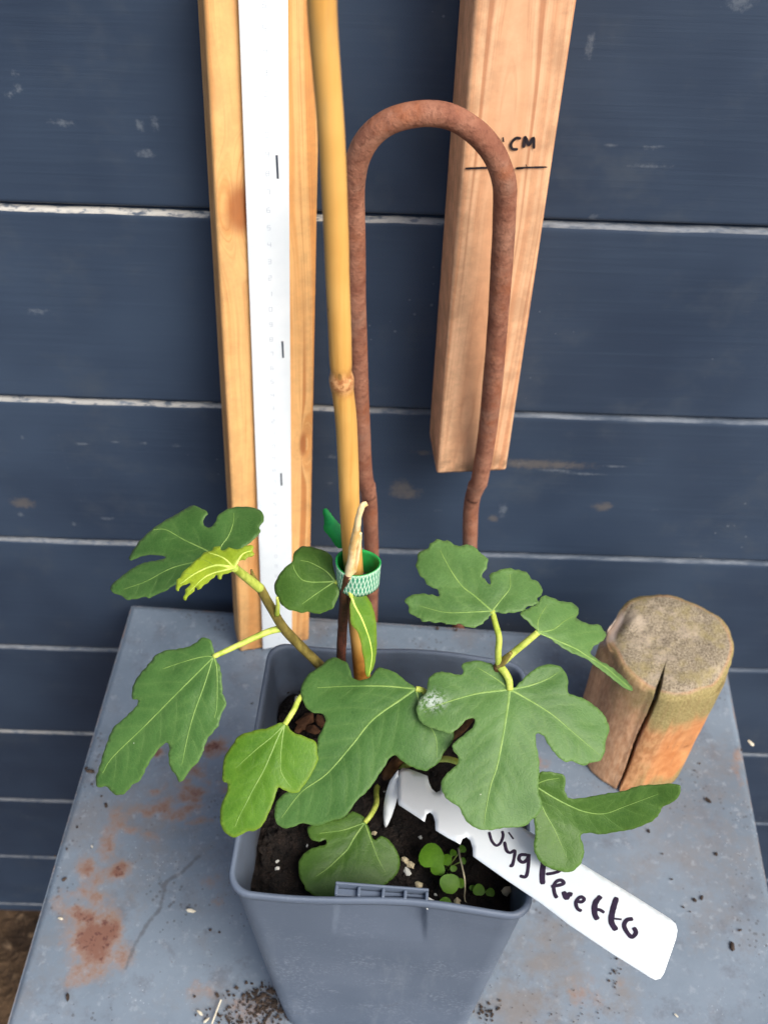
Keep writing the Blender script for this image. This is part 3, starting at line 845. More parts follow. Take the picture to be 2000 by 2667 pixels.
# a curl of bark showing between the leaves
M_BARK = simple('brown_bark', srgb(104, 70, 46), .85, .4, 150, .6)
for i, (x, y, r) in enumerate(((795, 1880, .0058), (815, 1900, .0048), (780, 1897, .004), (832, 1878, .004))):
    grain_at(x, y, r, 360 + i, M_BARK, 'bark_chip', (1, .6, .5), .002)

# ------------------------------------------------------------------ bamboo cane
def mat_bamboo():
    m = Mat('golden_bamboo', .42, .45)
    n = m.noise(1, 5, .6, m.scale((300, 300, 10))); b = m.noise(16, 4)
    c = m.mix(m.ramp(b, .3, .7), srgb(204, 150, 74), srgb(222, 174, 98))
    c = m.mix(m.ramp(n, .45, .75, 0, .6), c, srgb(178, 118, 42))
    c = m.mix(m.attr('node'), c, m.mix(m.ramp(m.noise(380, 4, .7), .4, .6), srgb(142, 88, 54), srgb(206, 156, 108)))
    c = m.mix(m.attr('foot'), c, m.mix(m.ramp(m.noise(120, 4), .4, .6), srgb(176, 108, 40), srgb(212, 146, 66)))
    sp = m.math('LESS_THAN', m.voro(1, m.scale((220, 220, 90))), m.ramp(m.noise(60, 2), .52, .72, 0, .2))
    c = m.mix(m.math('MULTIPLY', sp, .7), c, srgb(112, 84, 40))
    c = m.mix(m.ramp(m.noise(1, 4, .7, m.scale((90, 90, 14))), .52, .72, 0, .5), c, srgb(176, 152, 108))
    m.color(c); m.bump(n, .12, .0004)
    return m.m
bp = [onY(x, y, Y) for x, y, Y in ((842, -160, .262), (839, 0, .262), (858, 300, .264), (872, 600, .266), (882, 850, .267), (889, 985, .268), (903, 1120, .269), (917, 1400, .271), (931, 1600, .274), (942, 1735, .276))]
foot = bp[-1] + (bp[-1] - bp[-3]) * ((.155 - bp[-1][2]) / (bp[-1] - bp[-3])[2]); bp.append(foot)
P = catmull(np.array(bp), 24)
P[:, 0] += .0006 * vnoise(P * np.array([0, 0, 1]), 22, 77); P[:, 1] += .0006 * vnoise(P * np.array([0, 0, 1]), 22, 78)
zN = onY(889, 985, .268)[2]
RB = .0037 + .0004 * smooth01(.5, .25, P[:, 2])
RB = RB * (1 - .07 * np.exp(-((P[:, 2] - zN - .0035) / .002) ** 2) + .13 * np.exp(-((P[:, 2] - zN + .001) / .0028) ** 2))
v, f = tube(P, RB, 24, wob=.012, seed=4)
nodeA = np.exp(-((v[:, 2] - zN) / .0042) ** 2)
cane = tag(obj('bamboo_cane', v, f, mat_bamboo(), attrs={'node': np.clip(nodeA * 1.1, 0, .9), 'foot': smooth01(.262, .235, v[:, 2])}, origin=foot), 'golden bamboo cane standing upright in the pot', 'cane')

# ------------------------------------------------------------------ fig plant
def mat_leaf(name, lo, hi, vein, trans, rough=.5, edge=None):
    m = Mat(name, rough, .32)
    big = m.noise(45, 4, .6); fine = m.noise(700, 3, .6); net = m.voro(520, feat='DISTANCE_TO_EDGE')
    c = m.mix(m.ramp(big, .32, .68), lo, hi)
    c = m.mix(m.ramp(fine, .4, .75, 0, .16), c, tuple(min(1, x * 1.5) for x in hi[:3]) + (1,))
    c = m.mix(m.ramp(net, .0, .09, .10, 0), c, vein)
    c = m.mix(m.math('MULTIPLY', m.attr('vein'), .13), c, vein)
    c = m.mix(m.math('MULTIPLY', m.attr('rim'), .18), c, edge or vein)
    sp = m.math('LESS_THAN', m.voro(210), m.ramp(m.noise(50, 2), .58, .75, 0, .09))
    c = m.mix(m.math('MULTIPLY', sp, .6), c, srgb(196, 204, 176))
    c = m.mix(m.math('MULTIPLY', m.attr('chalk'), m.ramp(m.noise(520, 3, .7), .42, .56)), c, srgb(214, 222, 216))
    m.color(c)
    m.b.inputs['Sheen Weight'].default_value = .05
    m.b.inputs['Sheen Roughness'].default_value = .5
    m.bump(m.math('ADD', m.math('MULTIPLY', fine, .5), m.ramp(net, 0, .15)), .14, .0005)
    tr = m.N.new('ShaderNodeBsdfTranslucent')
    m.L.new(m.mix(.5, c, vein), tr.inputs['Color'])
    mx = m.N.new('ShaderNodeMixShader'); mx.inputs[0].default_value = trans
    m.L.new(m.b.outputs[0], mx.inputs[1]); m.L.new(tr.outputs[0], mx.inputs[2])
    m.L.new(mx.outputs[0], m.N['Material Output'].inputs['Surface'])
    return m.m
G_MID = mat_leaf('leaf_green', srgb(56, 94, 38), srgb(72, 110, 50), srgb(120, 148, 80), .16)
G_GREY = mat_leaf('leaf_grey_green', srgb(68, 104, 48), srgb(86, 122, 62), srgb(130, 156, 90), .16)
G_BRIGHT = mat_leaf('leaf_bright_green', srgb(66, 110, 22), srgb(88, 130, 32), srgb(138, 170, 68), .22, edge=srgb(186, 190, 70))
G_YOUNG = mat_leaf('leaf_young_yellow_green', srgb(130, 154, 24), srgb(158, 180, 38), srgb(186, 202, 84), .3)
G_DARK = mat_leaf('leaf_dark_green', srgb(52, 86, 24), srgb(66, 100, 34), srgb(112, 142, 66), .14)
def mat_stalk(name, a, b_, bump=.3):
    m = Mat(name, .5, .35); n = m.noise(1, 4, .6, m.scale((260, 260, 60))); n2 = m.noise(420, 3)
    m.color(m.mix(m.ramp(m.math('ADD', m.math('MULTIPLY', n, .7), m.math('MULTIPLY', n2, .3)), .36, .62), a, b_)); m.bump(n2, bump, .0005)
    return m.m
M_VEIN = mat_stalk('leaf_vein', srgb(104, 138, 64), srgb(130, 158, 82), .1)
M_VEIN_S = mat_stalk('leaf_side_vein', srgb(76, 112, 50), srgb(94, 128, 62), .1)
M_VEIN_Y = mat_stalk('leaf_vein_pale', srgb(176, 200, 84), srgb(206, 220, 112), .1)
M_PET = mat_stalk('petiole', srgb(150, 168, 62), srgb(190, 200, 96), .1)
M_SHOOT = mat_stalk('green_brown_shoot', srgb(94, 84, 40), srgb(132, 118, 60))
M_STEM = mat_stalk('dark_red_brown_stem', srgb(52, 30, 24), srgb(92, 54, 42), .6)
M_TRUNK = mat_stalk('brown_stem', srgb(70, 46, 28), srgb(112, 80, 50), .6)

plant_base = onZ(995, 2040, SOIL_Z - .001)
plant = tag(empty('fig_plant', plant_base), 'young fig plant with lobed green leaves growing in the pot', 'plant')

def inside(poly, pts):
    x, y = pts[:, 0], pts[:, 1]; r = np.zeros(len(pts), bool); n = len(poly)
    for i in range(n):
        x1, y1 = poly[i]; x2, y2 = poly[(i + 1) % n]
        if y1 == y2: continue
        c = ((y1 > y) != (y2 > y)) & (x < (x2 - x1) * (y - y1) / (y2 - y1) + x1)
        r ^= c
    return r
def segdist(pts, line):
    D = np.full(len(pts), 1e9)
    for a, b in zip(line[:-1], line[1:]):
        ab = b - a; p = pts - a; t = np.clip(p @ ab / max(ab @ ab, 1e-9), 0, 1)
        D = np.minimum(D, np.linalg.norm(p - t[:, None] * ab, axis=1))
    return D

def leaf(crop, outline, veins, baseY, n, mat, vmat=M_VEIN, curl=0.0, cross=0.0, folds=(), petiole=None, pet_r=(.0011, .0014), tooth=.0005, vw=.0009, seed=0, chalk=None, wave=.0012, step=.0012, pet_mat=None):
    """a lamina outlined where it grows; n is the facing of its plane, curl/cross bend it along/across, folds crease it"""
    x0, y0, s = crop
    T = lambda L: np.array([(x0 + x * s, y0 + y * s) for x, y in L])
    base = T([veins[0][0]])[0]; n = unit(n)
    B = onY(base[0], base[1], baseY)
    sc = (B - CAM) @ _fw / FPX                                         # metres per pixel at the leaf
    poly = catmull(T(outline), 5, True)
    nv = len(poly)
    tang = np.roll(poly, -1, 0) - np.roll(poly, 1, 0); nor = np.column_stack([tang[:, 1], -tang[:, 0]]); nor /= np.linalg.norm(nor, axis=1)[:, None] + 1e-9
    arcl = np.cumsum(np.linalg.norm(np.roll(poly, -1, 0) - poly, axis=1)) * sc
    tw = (arcl / .0042 + vnoise(np.column_stack([arcl, arcl * 0]), 90, seed)) % 1.0
    poly = poly + nor * ((np.abs(tw - .65) * 2 - .6) * tooth / sc * (.6 + .5 * vnoise(np.column_stack([arcl, arcl * 0]), 200, seed + 2)))[:, None]
    main = [catmull(T(v), 8) for v in veins]
    tip = main[0][-1]
    def plane(p):
        d = rays(p); t = ((B - CAM) @ n) / (d @ n); return d, CAM + d * t[:, None]
    e1 = unit(plane([tip])[1][0] - B); e2 = np.cross(n, e1)
    Lf = np.linalg.norm(plane([tip])[1][0] - B)
    # side veins
    side = []
    rg = np.random.default_rng(seed + 50)
    for m_i, ml in enumerate(main):
        seg = np.linalg.norm(np.diff(ml, axis=0), axis=1); cum = np.concatenate([[0], np.cumsum(seg)]); tot = cum[-1]
        sp = .0085 / sc; a = sp * .9; sgn = 1
        while a < tot * .9:
            i = min(np.searchsorted(cum, a), len(ml) - 1); p = ml[i]; d = ml[min(i + 1, len(ml) - 1)] - ml[max(i - 1, 0)]; d = d / (np.linalg.norm(d) + 1e-9)
            for sg in (1, -1):
                an = math.radians(rg.uniform(46, 58)) * sg; pts = [p]
                L = (.10 * tot + .30 * tot * (1 - a / tot)) * rg.uniform(.85, 1.15)
                for kk in range(1, 8):
                    bb = an * (1 - .45 * kk / 7); dd = np.array([d[0] * math.cos(bb) - d[1] * math.sin(bb), d[0] * math.sin(bb) + d[1] * math.cos(bb)])
                    pts.append(pts[-1] + dd * L / 7)
                pts = np.array(pts); ok = inside(poly, pts); 
                oth = np.min([segdist(pts, o) for j, o in enumerate(main) if j != m_i], axis=0) if len(main) > 1 else np.full(len(pts), 1e9)
                k2 = 1
                while k2 < 8 and ok[k2] and oth[k2] > .0028 / sc: k2 += 1
                if k2 >= 4: side.append(pts[:k2])
            a += sp * rg.uniform(.85, 1.2)
    fl = [(T([a])[0], T([b])[0], ang, wd) for a, b, ang, wd in folds]
    def disp(p, P):
        q = P - B; a = q @ e1; b = q @ e2
        h = -curl * (a / Lf) ** 2 * Lf - cross * (b ** 2) / Lf
        h = h + wave * vnoise(np.column_stack([a, b, a * 0 + seed]), 55, seed, 2) + wave * .7 * np.sin(b * 160 + seed) * smooth01(.012, .035, np.abs(b))
        dm = np.min([segdist(p, v) for v in main], axis=0) * sc
        ds = np.min([segdist(p, v) for v in side], axis=0) * sc if side else dm
        h = h - .0005 * np.exp(-(dm / .0022) ** 2) - .00018 * np.exp(-(ds / .0016) ** 2)
        for (fa, fb, ang, wd) in fl:
            t = fb - fa; t = t / np.linalg.norm(t); nrm = np.array([-t[1], t[0]])
            dd = ((p - fa) @ nrm) * sc
            h = h - math.tan(math.radians(ang)) * (np.sqrt(np.maximum(dd, 0) ** 2 + wd ** 2) - wd) * (dd > 0)
        return h, np.minimum(dm, ds * 2.2)
    def surf(p, lift=0.0):
        p = np.atleast_2d(np.asarray(p, float))
        d, P = plane(p); h, dm = disp(p, P)
        return P + d * ((h + lift) / (d @ n))[:, None], dm
    st = step / sc
    lo, hi = poly.min(0), poly.max(0)
    gx, gy = np.meshgrid(np.arange(lo[0], hi[0], st), np.arange(lo[1], hi[1], st * .866))
    gx = gx + (np.arange(gx.shape[0]) % 2)[:, None] * st / 2
    pts = np.column_stack([gx.ravel(), gy.ravel()]) + rg.uniform(-.12, .12, (gx.size, 2)) * st
    pts = pts[inside(poly, pts)]
    pts = pts[segdist(pts, np.vstack([poly, poly[:1]])) > st * .55]
    allp = np.vstack([poly, pts])
    r = delaunay_2d_cdt([Vector(p) for p in allp], [(i, (i + 1) % nv) for i in range(nv)], [], 1, 1e-4)
    p2 = np.array([tuple(v) for v in r[0]]); F = [tuple(x)[::-1] for x in r[2]]
    V, dm = surf(p2)
    vein_a = np.exp(-(dm / .0013) ** 2)
    rim = np.exp(-(segdist(p2, np.vstack([poly, poly[:1]])) * sc / .0011) ** 2)
    ch = np.zeros(len(V))
    if chalk is not None:
        c = T([chalk[:2]])[0]; ch = 1.1 * np.exp(-(np.linalg.norm((p2 - c) / np.array([1.4, 1]), axis=1) * sc / chalk[2]) ** 2)
    o = obj('leaf', V, F, mat, plant, attrs={'vein': vein_a, 'rim': rim, 'chalk': np.clip(ch * .75, 0, .7)})
    solidify(o, .00035)
    # raised veins
    VV, FF, MI, k = [], [], [], 0
    for lst, w0, w1, lift in ((main, vw, .0003, .00012), (side, .00026, .00010, .00001)):
        for ln in lst:
            ln = ln if lst is main else catmull(ln, 3)
            m_ = len(ln); tg = np.gradient(ln, axis=0); tg /= np.linalg.norm(tg, axis=1)[:, None] + 1e-9; nn = np.column_stack([-tg[:, 1], tg[:, 0]])
            w = (w0 + (w1 - w0) * np.linspace(0, 1, m_) ** .8) / sc / 2
            if lst is main and ln is not main[0]: w = w * .8
            L_, C_, R_ = ln - nn * w[:, None], ln, ln + nn * w[:, None]
            for arr, lf in ((L_, -.0001), (C_, lift + w.max() * sc * .25), (R_, -.0001)):
                VV.append(surf(arr, lf + .00003)[0])
            FF += [(k + i, k + m_ + i, k + m_ + i + 1, k + i + 1) for i in range(m_ - 1)] + [(k + m_ + i, k + 2 * m_ + i, k + 2 * m_ + i + 1, k + m_ + i + 1) for i in range(m_ - 1)]
            MI += [0 if lst is main else 1] * (2 * (m_ - 1)); k += 3 * m_
    obj('vein', np.vstack(VV), FF, [vmat, M_VEIN_S], o, mat_idx=MI)
    if petiole is not None:
        Pp = [surf([base])[0][0]] + [onY(*p) if not isinstance(p, np.ndarray) else p for p in petiole]
        Pp = catmull(np.array(Pp), 8)
        v_, f_ = tube(Pp, np.linspace(pet_r[0], pet_r[1], len(Pp)), 12, wob=.04, seed=seed)
        obj('petiole', v_, f_, pet_mat or M_PET, o)
    return o

cA, cB, cC, cD = (270, 1290, .27125), (240, 1640, .21700), (700, 1400, .18083), (560, 1850, .18083)
cE, cF, cG, cH = (700, 1690, .30139), (760, 2080, .18083), (1040, 1390, .24111), (1070, 1700, .31947)
cI, cJ = (1250, 1500, .27125), (1370, 1970, .25919)
BRY = .262                                                            # depth of the left branch
NODE = onY(1299, 1733, .252)

# upper left, big and lobed
leaf(cA, [(1430, 430), (1505, 350), (1490, 310), (1510, 280), (1540, 225), (1520, 160), (1465, 125), (1380, 110), (1280, 110), (1200, 130), (1130, 165), (1090, 210), (1075, 255), (1040, 295), (1000, 310), (965, 285), (955, 245), (975, 205), (1000, 180), (985, 150), (940, 125), (890, 105), (860, 95), (800, 120), (700, 180), (600, 235), (500, 300), (400, 385), (330, 460), (270, 550), (248, 595), (262, 625), (310, 605), (380, 580), (470, 570), (560, 580), (595, 595), (560, 615), (480, 630), (380, 650), (280, 700), (190, 765), (110, 830), (68, 880), (75, 915), (110, 945), (170, 960), (220, 1000), (300, 995), (400, 975), (440, 985), (520, 945), (590, 920), (650, 880), (720, 840), (850, 800), (980, 720), (1090, 645), (1200, 610), (1320, 520)],
     [[(1095, 600), (980, 525), (770, 425), (600, 330), (480, 330)], [(1095, 600), (1130, 490), (1200, 390), (1245, 270), (1252, 170)], [(1095, 600), (880, 640), (650, 700), (400, 830), (200, 900)]],
     .272, (-.25, -.28, .92), G_MID, curl=.10, cross=.12, petiole=[(600, 1475, .27), (640, 1500, .266), (672, 1528, BRY)], seed=1, tooth=.0003)
# the young yellow-green leaf in front of it
leaf(cA, [(1110, 490), (1130, 522), (1200, 508), (1290, 510), (1370, 490), (1420, 470), (1438, 520), (1430, 580), (1380, 605), (1320, 625), (1265, 680), (1240, 735), (1180, 750), (1110, 797), (1080, 772), (1010, 830), (940, 885), (900, 912), (880, 892), (830, 965), (780, 997), (765, 965), (800, 900), (830, 852), (800, 850), (740, 890), (705, 907), (690, 850), (720, 800), (780, 720), (860, 650), (930, 580), (1020, 530), (1080, 495)],
     [[(1255, 695), (1080, 672), (900, 740), (740, 850)], [(1255, 695), (1000, 770), (830, 920)], [(1255, 695), (1150, 600), (1010, 550)], [(1255, 695), (1330, 570), (1420, 530)]],
     .252, (-.1, -.62, .78), G_YOUNG, M_VEIN_Y, curl=.12, cross=.6, petiole=[(625, 1490, .255), (650, 1510, .259), (677, 1532, BRY)], pet_r=(.0016, .0021), seed=2, tooth=.0011, vw=.0013)
# hanging leaf at the far left
leaf(cB, [(1450, 200), (1420, 130), (1375, 95), (1310, 105), (1230, 165), (1150, 205), (1050, 225), (940, 240), (840, 265), (760, 310), (690, 400), (620, 480), (540, 580), (490, 690), (478, 790), (500, 835), (555, 850), (530, 920), (450, 1000), (370, 1080), (280, 1150), (220, 1250), (180, 1360), (140, 1470), (110, 1580), (80, 1680), (50, 1780), (45, 1850), (70, 1890), (150, 1885), (200, 1900), (245, 1960), (320, 1985), (400, 1960), (480, 1870), (560, 1820), (610, 1750), (650, 1660), (710, 1560), (770, 1470), (840, 1390), (900, 1360), (930, 1400), (920, 1500), (925, 1600), (960, 1690), (1020, 1760), (1040, 1830), (1110, 1790), (1170, 1690), (1270, 1590), (1330, 1470), (1380, 1320), (1460, 1220), (1520, 1140), (1540, 1040), (1600, 920), (1605, 850), (1570, 780), (1560, 680), (1550, 540), (1530, 440), (1490, 350)],
     [[(1455, 325), (1440, 345), (950, 835), (630, 1160), (250, 1530), (130, 1720)], [(1455, 325), (1350, 660), (1230, 990), (1150, 1280), (1080, 1620)], [(1455, 325), (1360, 320), (1150, 370), (850, 470)], [(1455, 325), (1500, 480), (1500, 900), (1470, 1060)]],
     .248, (-.22, -.42, .88), G_MID, curl=.16, cross=.35, petiole=[(600, 1690, .252), (660, 1662, .257), (700, 1645, .26), (736, 1636, BRY)], pet_r=(.0011, .0016), seed=3, tooth=.0005)
# small rounded leaf beside the green tie
leaf(cC, [(965, 610), (950, 510), (925, 400), (915, 290), (870, 230), (780, 180), (680, 150), (590, 130), (490, 125), (400, 180), (350, 260), (345, 340), (270, 400), (190, 480), (120, 590), (80, 690), (90, 780), (130, 860), (160, 930), (210, 990), (300, 1045), (400, 1065), (480, 1085), (560, 1070), (640, 1085), (720, 1100), (830, 1060), (920, 1020), (970, 920), (1010, 800), (1000, 720), (960, 650)],
     [[(955, 630), (800, 640), (600, 640), (470, 600), (380, 480), (350, 390)], [(955, 630), (700, 800), (480, 960)], [(955, 630), (820, 480), (600, 360), (460, 330)]],
     .268, (-.2, -.55, .8), G_DARK, curl=.05, cross=.05, folds=[((1000, 590), (340, 310), 34, .0018)], petiole=[(888, 1524, .268), (896, 1540, .266)], pet_r=(.0009, .0010), seed=4, tooth=.0003)
# narrow leaf seen edge-on below the tie
leaf(cC, [(1200, 760), (1260, 742), (1330, 765), (1400, 830), (1450, 900), (1490, 980), (1520, 1080), (1540, 1180), (1553, 1300), (1555, 1450), (1560, 1560), (1545, 1700), (1520, 1840), (1470, 1950), (1440, 2010), (1405, 1990), (1390, 1900), (1380, 1780), (1350, 1650), (1330, 1520), (1290, 1380), (1220, 1290), (1182, 1230), (1175, 1100), (1170, 980), (1185, 880)],
     [[(1195, 860), (1240, 980), (1330, 1150), (1400, 1320), (1450, 1470), (1485, 1650), (1478, 1790), (1445, 1985)]],
     .262, (.35, -.72, .6), G_BRIGHT, M_VEIN_Y, curl=.10, cross=.5, petiole=[(908, 1535, .264), (897, 1525, .266)], pet_r=(.0009, .0011), seed=5, tooth=.0002, vw=.0011)
# bright three-lobed leaf over the front left corner of the pot
leaf(cD, [(930, 180), (850, 215), (740, 260), (620, 275), (500, 310), (400, 340), (320, 390), (270, 470), (220, 540), (165, 620), (130, 700), (115, 800), (110, 900), (105, 990), (125, 1030), (175, 1050), (185, 1120), (160, 1210), (110, 1310), (80, 1420), (75, 1550), (85, 1650), (130, 1740), (210, 1810), (300, 1830), (380, 1790), (470, 1745), (560, 1740), (650, 1690), (720, 1600), (770, 1490), (820, 1380), (860, 1260), (890, 1170), (915, 1110), (1000, 1150), (1110, 1190), (1200, 1180), (1250, 1120), (1330, 1020), (1400, 900), (1460, 780), (1490, 690), (1470, 600), (1470, 500), (1430, 440), (1350, 400), (1250, 360), (1150, 330), (1080, 270), (1040, 205), (1000, 180)],
     [[(1005, 205), (920, 360), (810, 620), (700, 870), (550, 1140), (450, 1340), (350, 1530), (290, 1680)], [(1005, 205), (970, 420), (945, 700), (960, 900), (1100, 1120)], [(1005, 205), (800, 400), (600, 560), (300, 830)]],
     .233, (-.12, -.38, .9), G_BRIGHT, curl=.10, cross=.25, petiole=[(765, 1850, .240), (787, 1812, .248), (840, 1790, .258), (885, 1795, .268)], pet_r=(.0012, .0014), seed=6, tooth=.0002)
# the broad leaf over the middle of the pot
leaf(cE, [(1200, 290), (1110, 215), (1020, 175), (940, 165), (880, 240), (800, 270), (740, 260), (715, 230), (700, 170), (680, 125), (640, 100), (580, 75), (520, 85), (460, 140), (400, 180), (340, 220), (290, 300), (275, 370), (290, 430), (320, 500), (370, 545), (430, 555), (475, 570), (490, 620), (470, 680), (430, 760), (415, 850), (380, 950), (320, 1060), (200, 1200), (100, 1280), (60, 1340), (50, 1440), (80, 1520), (150, 1550), (230, 1530), (300, 1505), (400, 1530), (480, 1510), (560, 1480), (640, 1460), (700, 1400), (760, 1310), (840, 1240), (890, 1180), (950, 1090), (1010, 1000), (1040, 945), (1090, 920), (1130, 950), (1180, 990), (1260, 1030), (1350, 1055), (1400, 1030), (1470, 980), (1510, 900), (1550, 850), (1585, 800), (1600, 760), (1580, 690), (1500, 600), (1400, 480), (1340, 400), (1290, 345)],
     [[(1270, 345), (1150, 430), (900, 610), (720, 830), (500, 1080), (280, 1240), (110, 1460)], [(1270, 345), (1000, 322), (700, 322), (420, 335)], [(1270, 345), (1330, 560), (1440, 760), (1450, 940)]],
     .246, (-.10, -.36, .92), G_MID, curl=.10, cross=.22, petiole=[(1102, 1800, .246), (1150, 1830, .246), (1205, 1845, .250)], pet_r=(.0013, .0016), seed=7, tooth=.0003, vw=.0013)
# low leaf over the front rim
leaf(cF, [(1040, 270), (960, 215), (880, 185), (820, 210), (740, 270), (600, 300), (450, 350), (330, 370), (240, 400), (230, 480), (260, 560), (320, 605), (400, 615), (470, 590), (500, 610), (490, 660), (380, 690), (280, 720), (190, 780), (120, 870), (95, 950), (105, 1050), (120, 1150), (170, 1230), (200, 1310), (280, 1370), (360, 1420), (450, 1465), (540, 1480), (640, 1450), (760, 1425), (880, 1400), (950, 1350), (1020, 1280), (1090, 1245), (1160, 1260), (1230, 1285), (1330, 1250), (1420, 1180), (1510, 1090), (1550, 980), (1555, 880), (1520, 770), (1460, 670), (1380, 580), (1290, 540), (1230, 580), (1200, 600), (1160, 560), (1130, 470), (1095, 390)],
     [[(1050, 345), (900, 560), (800, 730), (650, 880), (520, 1000), (350, 1120)], [(1050, 345), (1150, 620), (1250, 880), (1350, 1060)], [(1050, 345), (750, 450), (400, 500)]],
     .222, (.05, -.22, .97), G_DARK, curl=.06, cross=.2, petiole=[(966, 2122, .226), (980, 2092, .234), (980, 2062, .244), (986, 2040, .252)], pet_r=(.0012, .0015), seed=8, tooth=.0003)
# upper right, pale and lobed
leaf(cG, [(975, 890), (930, 940), (850, 1000), (790, 1015), (720, 1005), (650, 975), (580, 980), (500, 985), (480, 960), (380, 960), (300, 945), (240, 950), (200, 900), (110, 865), (100, 790), (60, 740), (80, 690), (150, 660), (230, 645), (330, 655), (425, 670), (420, 620), (380, 590), (310, 560), (270, 500), (210, 430), (180, 360), (190, 270), (220, 190), (300, 165), (330, 110), (400, 65), (480, 70), (560, 90), (620, 130), (700, 120), (790, 130), (840, 160), (870, 210), (930, 240), (955, 300), (940, 370), (900, 430), (905, 480), (960, 530), (990, 545), (970, 480), (1000, 420), (1080, 395), (1160, 370), (1250, 385), (1340, 400), (1400, 450), (1430, 490), (1500, 520), (1530, 580), (1550, 620), (1520, 670), (1490, 700), (1500, 750), (1440, 775), (1380, 790), (1330, 830), (1260, 850), (1180, 855), (1100, 860), (1040, 850)],
     [[(1000, 835), (810, 670), (680, 570), (570, 420), (490, 280), (440, 180)], [(1000, 835), (1100, 710), (1190, 590), (1195, 480), (1190, 430)], [(1000, 835), (800, 845), (500, 850), (220, 780)]],
     .258, (.02, -.34, .92), G_GREY, curl=.08, cross=.18, petiole=[(1290, 1625, .257), (1299, 1660, .255), (1297, 1700, .253), NODE], pet_r=(.0012, .0015), seed=9, tooth=.0007)
# right, folded, its tip hanging in front of the post
leaf(cI, [(500, 480), (440, 420), (380, 365), (420, 330), (480, 300), (560, 260), (580, 200), (640, 190), (720, 220), (790, 245), (860, 250), (930, 290), (945, 360), (920, 400), (970, 430), (1040, 460), (1140, 470), (1180, 510), (1210, 570), (1180, 620), (1130, 650), (1080, 690), (1060, 735), (1110, 790), (1200, 838), (1280, 890), (1360, 960), (1430, 1030), (1462, 1100), (1400, 1085), (1300, 1012), (1200, 932), (1080, 842), (980, 775), (900, 748), (820, 705), (740, 652), (660, 595), (600, 555)],
     [[(555, 540), (750, 625), (920, 700), (1020, 765), (1200, 875), (1440, 1080)], [(555, 540), (700, 515), (800, 440), (900, 380)], [(555, 540), (560, 420), (640, 280)]],
     .258, (.42, -.25, .87), G_GREY, curl=.12, cross=.1, petiole=[(1375, 1668, .257), (1340, 1697, .255), (1312, 1722, .253), NODE], pet_r=(.0014, .0016), seed=10, tooth=.0006)
# the biggest leaf, in front on the right
leaf(cH, [(770, 220), (700, 120), (640, 85), (540, 65), (460, 75), (410, 105), (430, 150), (400, 180), (320, 165), (230, 155), (160, 190), (135, 240), (130, 310), (80, 370), (45, 450), (60, 530), (100, 580), (160, 610), (240, 635), (310, 655), (370, 630), (410, 590), (450, 550), (500, 530), (520, 560), (500, 610), (440, 660), (380, 710), (345, 740), (340, 790), (385, 850), (375, 910), (320, 960), (270, 1010), (245, 1070), (260, 1140), (300, 1200), (390, 1260), (430, 1340), (480, 1400), (560, 1440), (660, 1445), (740, 1430), (820, 1425), (920, 1415), (990, 1360), (1050, 1300), (1070, 1240), (1040, 1140), (1040, 1060), (1045, 960), (1040, 850), (1020, 750), (1015, 680), (1040, 655), (1080, 680), (1110, 730), (1150, 790), (1200, 850), (1260, 890), (1320, 885), (1400, 920), (1470, 895), (1540, 880), (1580, 800), (1585, 720), (1615, 640), (1600, 560), (1560, 490), (1480, 420), (1400, 370), (1320, 345), (1285, 330), (1275, 270), (1280, 220), (1250, 150), (1200, 105), (1110, 95), (1030, 120), (960, 170), (890, 240), (830, 285)],
     [[(805, 300), (790, 430), (750, 680), (700, 930), (650, 1080), (610, 1280), (595, 1400)], [(805, 300), (560, 330), (400, 370), (210, 430), (100, 470)], [(805, 300), (900, 350), (1130, 490), (1310, 640), (1530, 830)], [(805, 300), (960, 270), (1100, 220), (1200, 160)], [(805, 300), (690, 210), (540, 120)]],
     .243, (.06, -.36, .92), G_GREY, curl=.10, cross=.16, petiole=[(1325, 1772, .246), (1315, 1752, .249), NODE], pet_r=(.0015, .0018), seed=11, tooth=.0004, chalk=(175, 395, .0034), vw=.0014)
# low leaf at the right with a long lobe over the table and a round lobe over the label
leaf(cJ, [(90, 300), (130, 170), (200, 155), (290, 165), (370, 190), (395, 240), (385, 320), (400, 380), (440, 425), (560, 420), (700, 395), (850, 370), (980, 350), (1080, 310), (1200, 290), (1330, 285), (1440, 275), (1530, 290), (1550, 320), (1520, 420), (1450, 470), (1370, 510), (1340, 570), (1280, 640), (1180, 690), (1060, 735), (900, 760), (750, 785), (640, 770), (560, 780), (550, 830), (575, 900), (580, 980), (550, 1070), (500, 1130), (430, 1165), (350, 1155), (250, 1130), (160, 1080), (100, 1000), (75, 900), (90, 790), (80, 640), (60, 550), (40, 420), (60, 350)],
     [[(75, 290), (250, 400), (430, 495), (600, 560), (790, 575), (1000, 500), (1320, 380)], [(75, 290), (180, 550), (290, 750), (400, 1010)], [(75, 290), (200, 240), (330, 220)]],
     .214, (.10, -.46, .88), G_DARK, curl=-.10, cross=.1, folds=[((560, 800), (40, 480), -26, .004)], petiole=[(1330, 2025, .224), (1240, 2003, .232), (1165, 1977, .240), (1100, 1985, .248), (1040, 1995, .256)], pet_r=(.0014, .0015), seed=12, tooth=.0004)

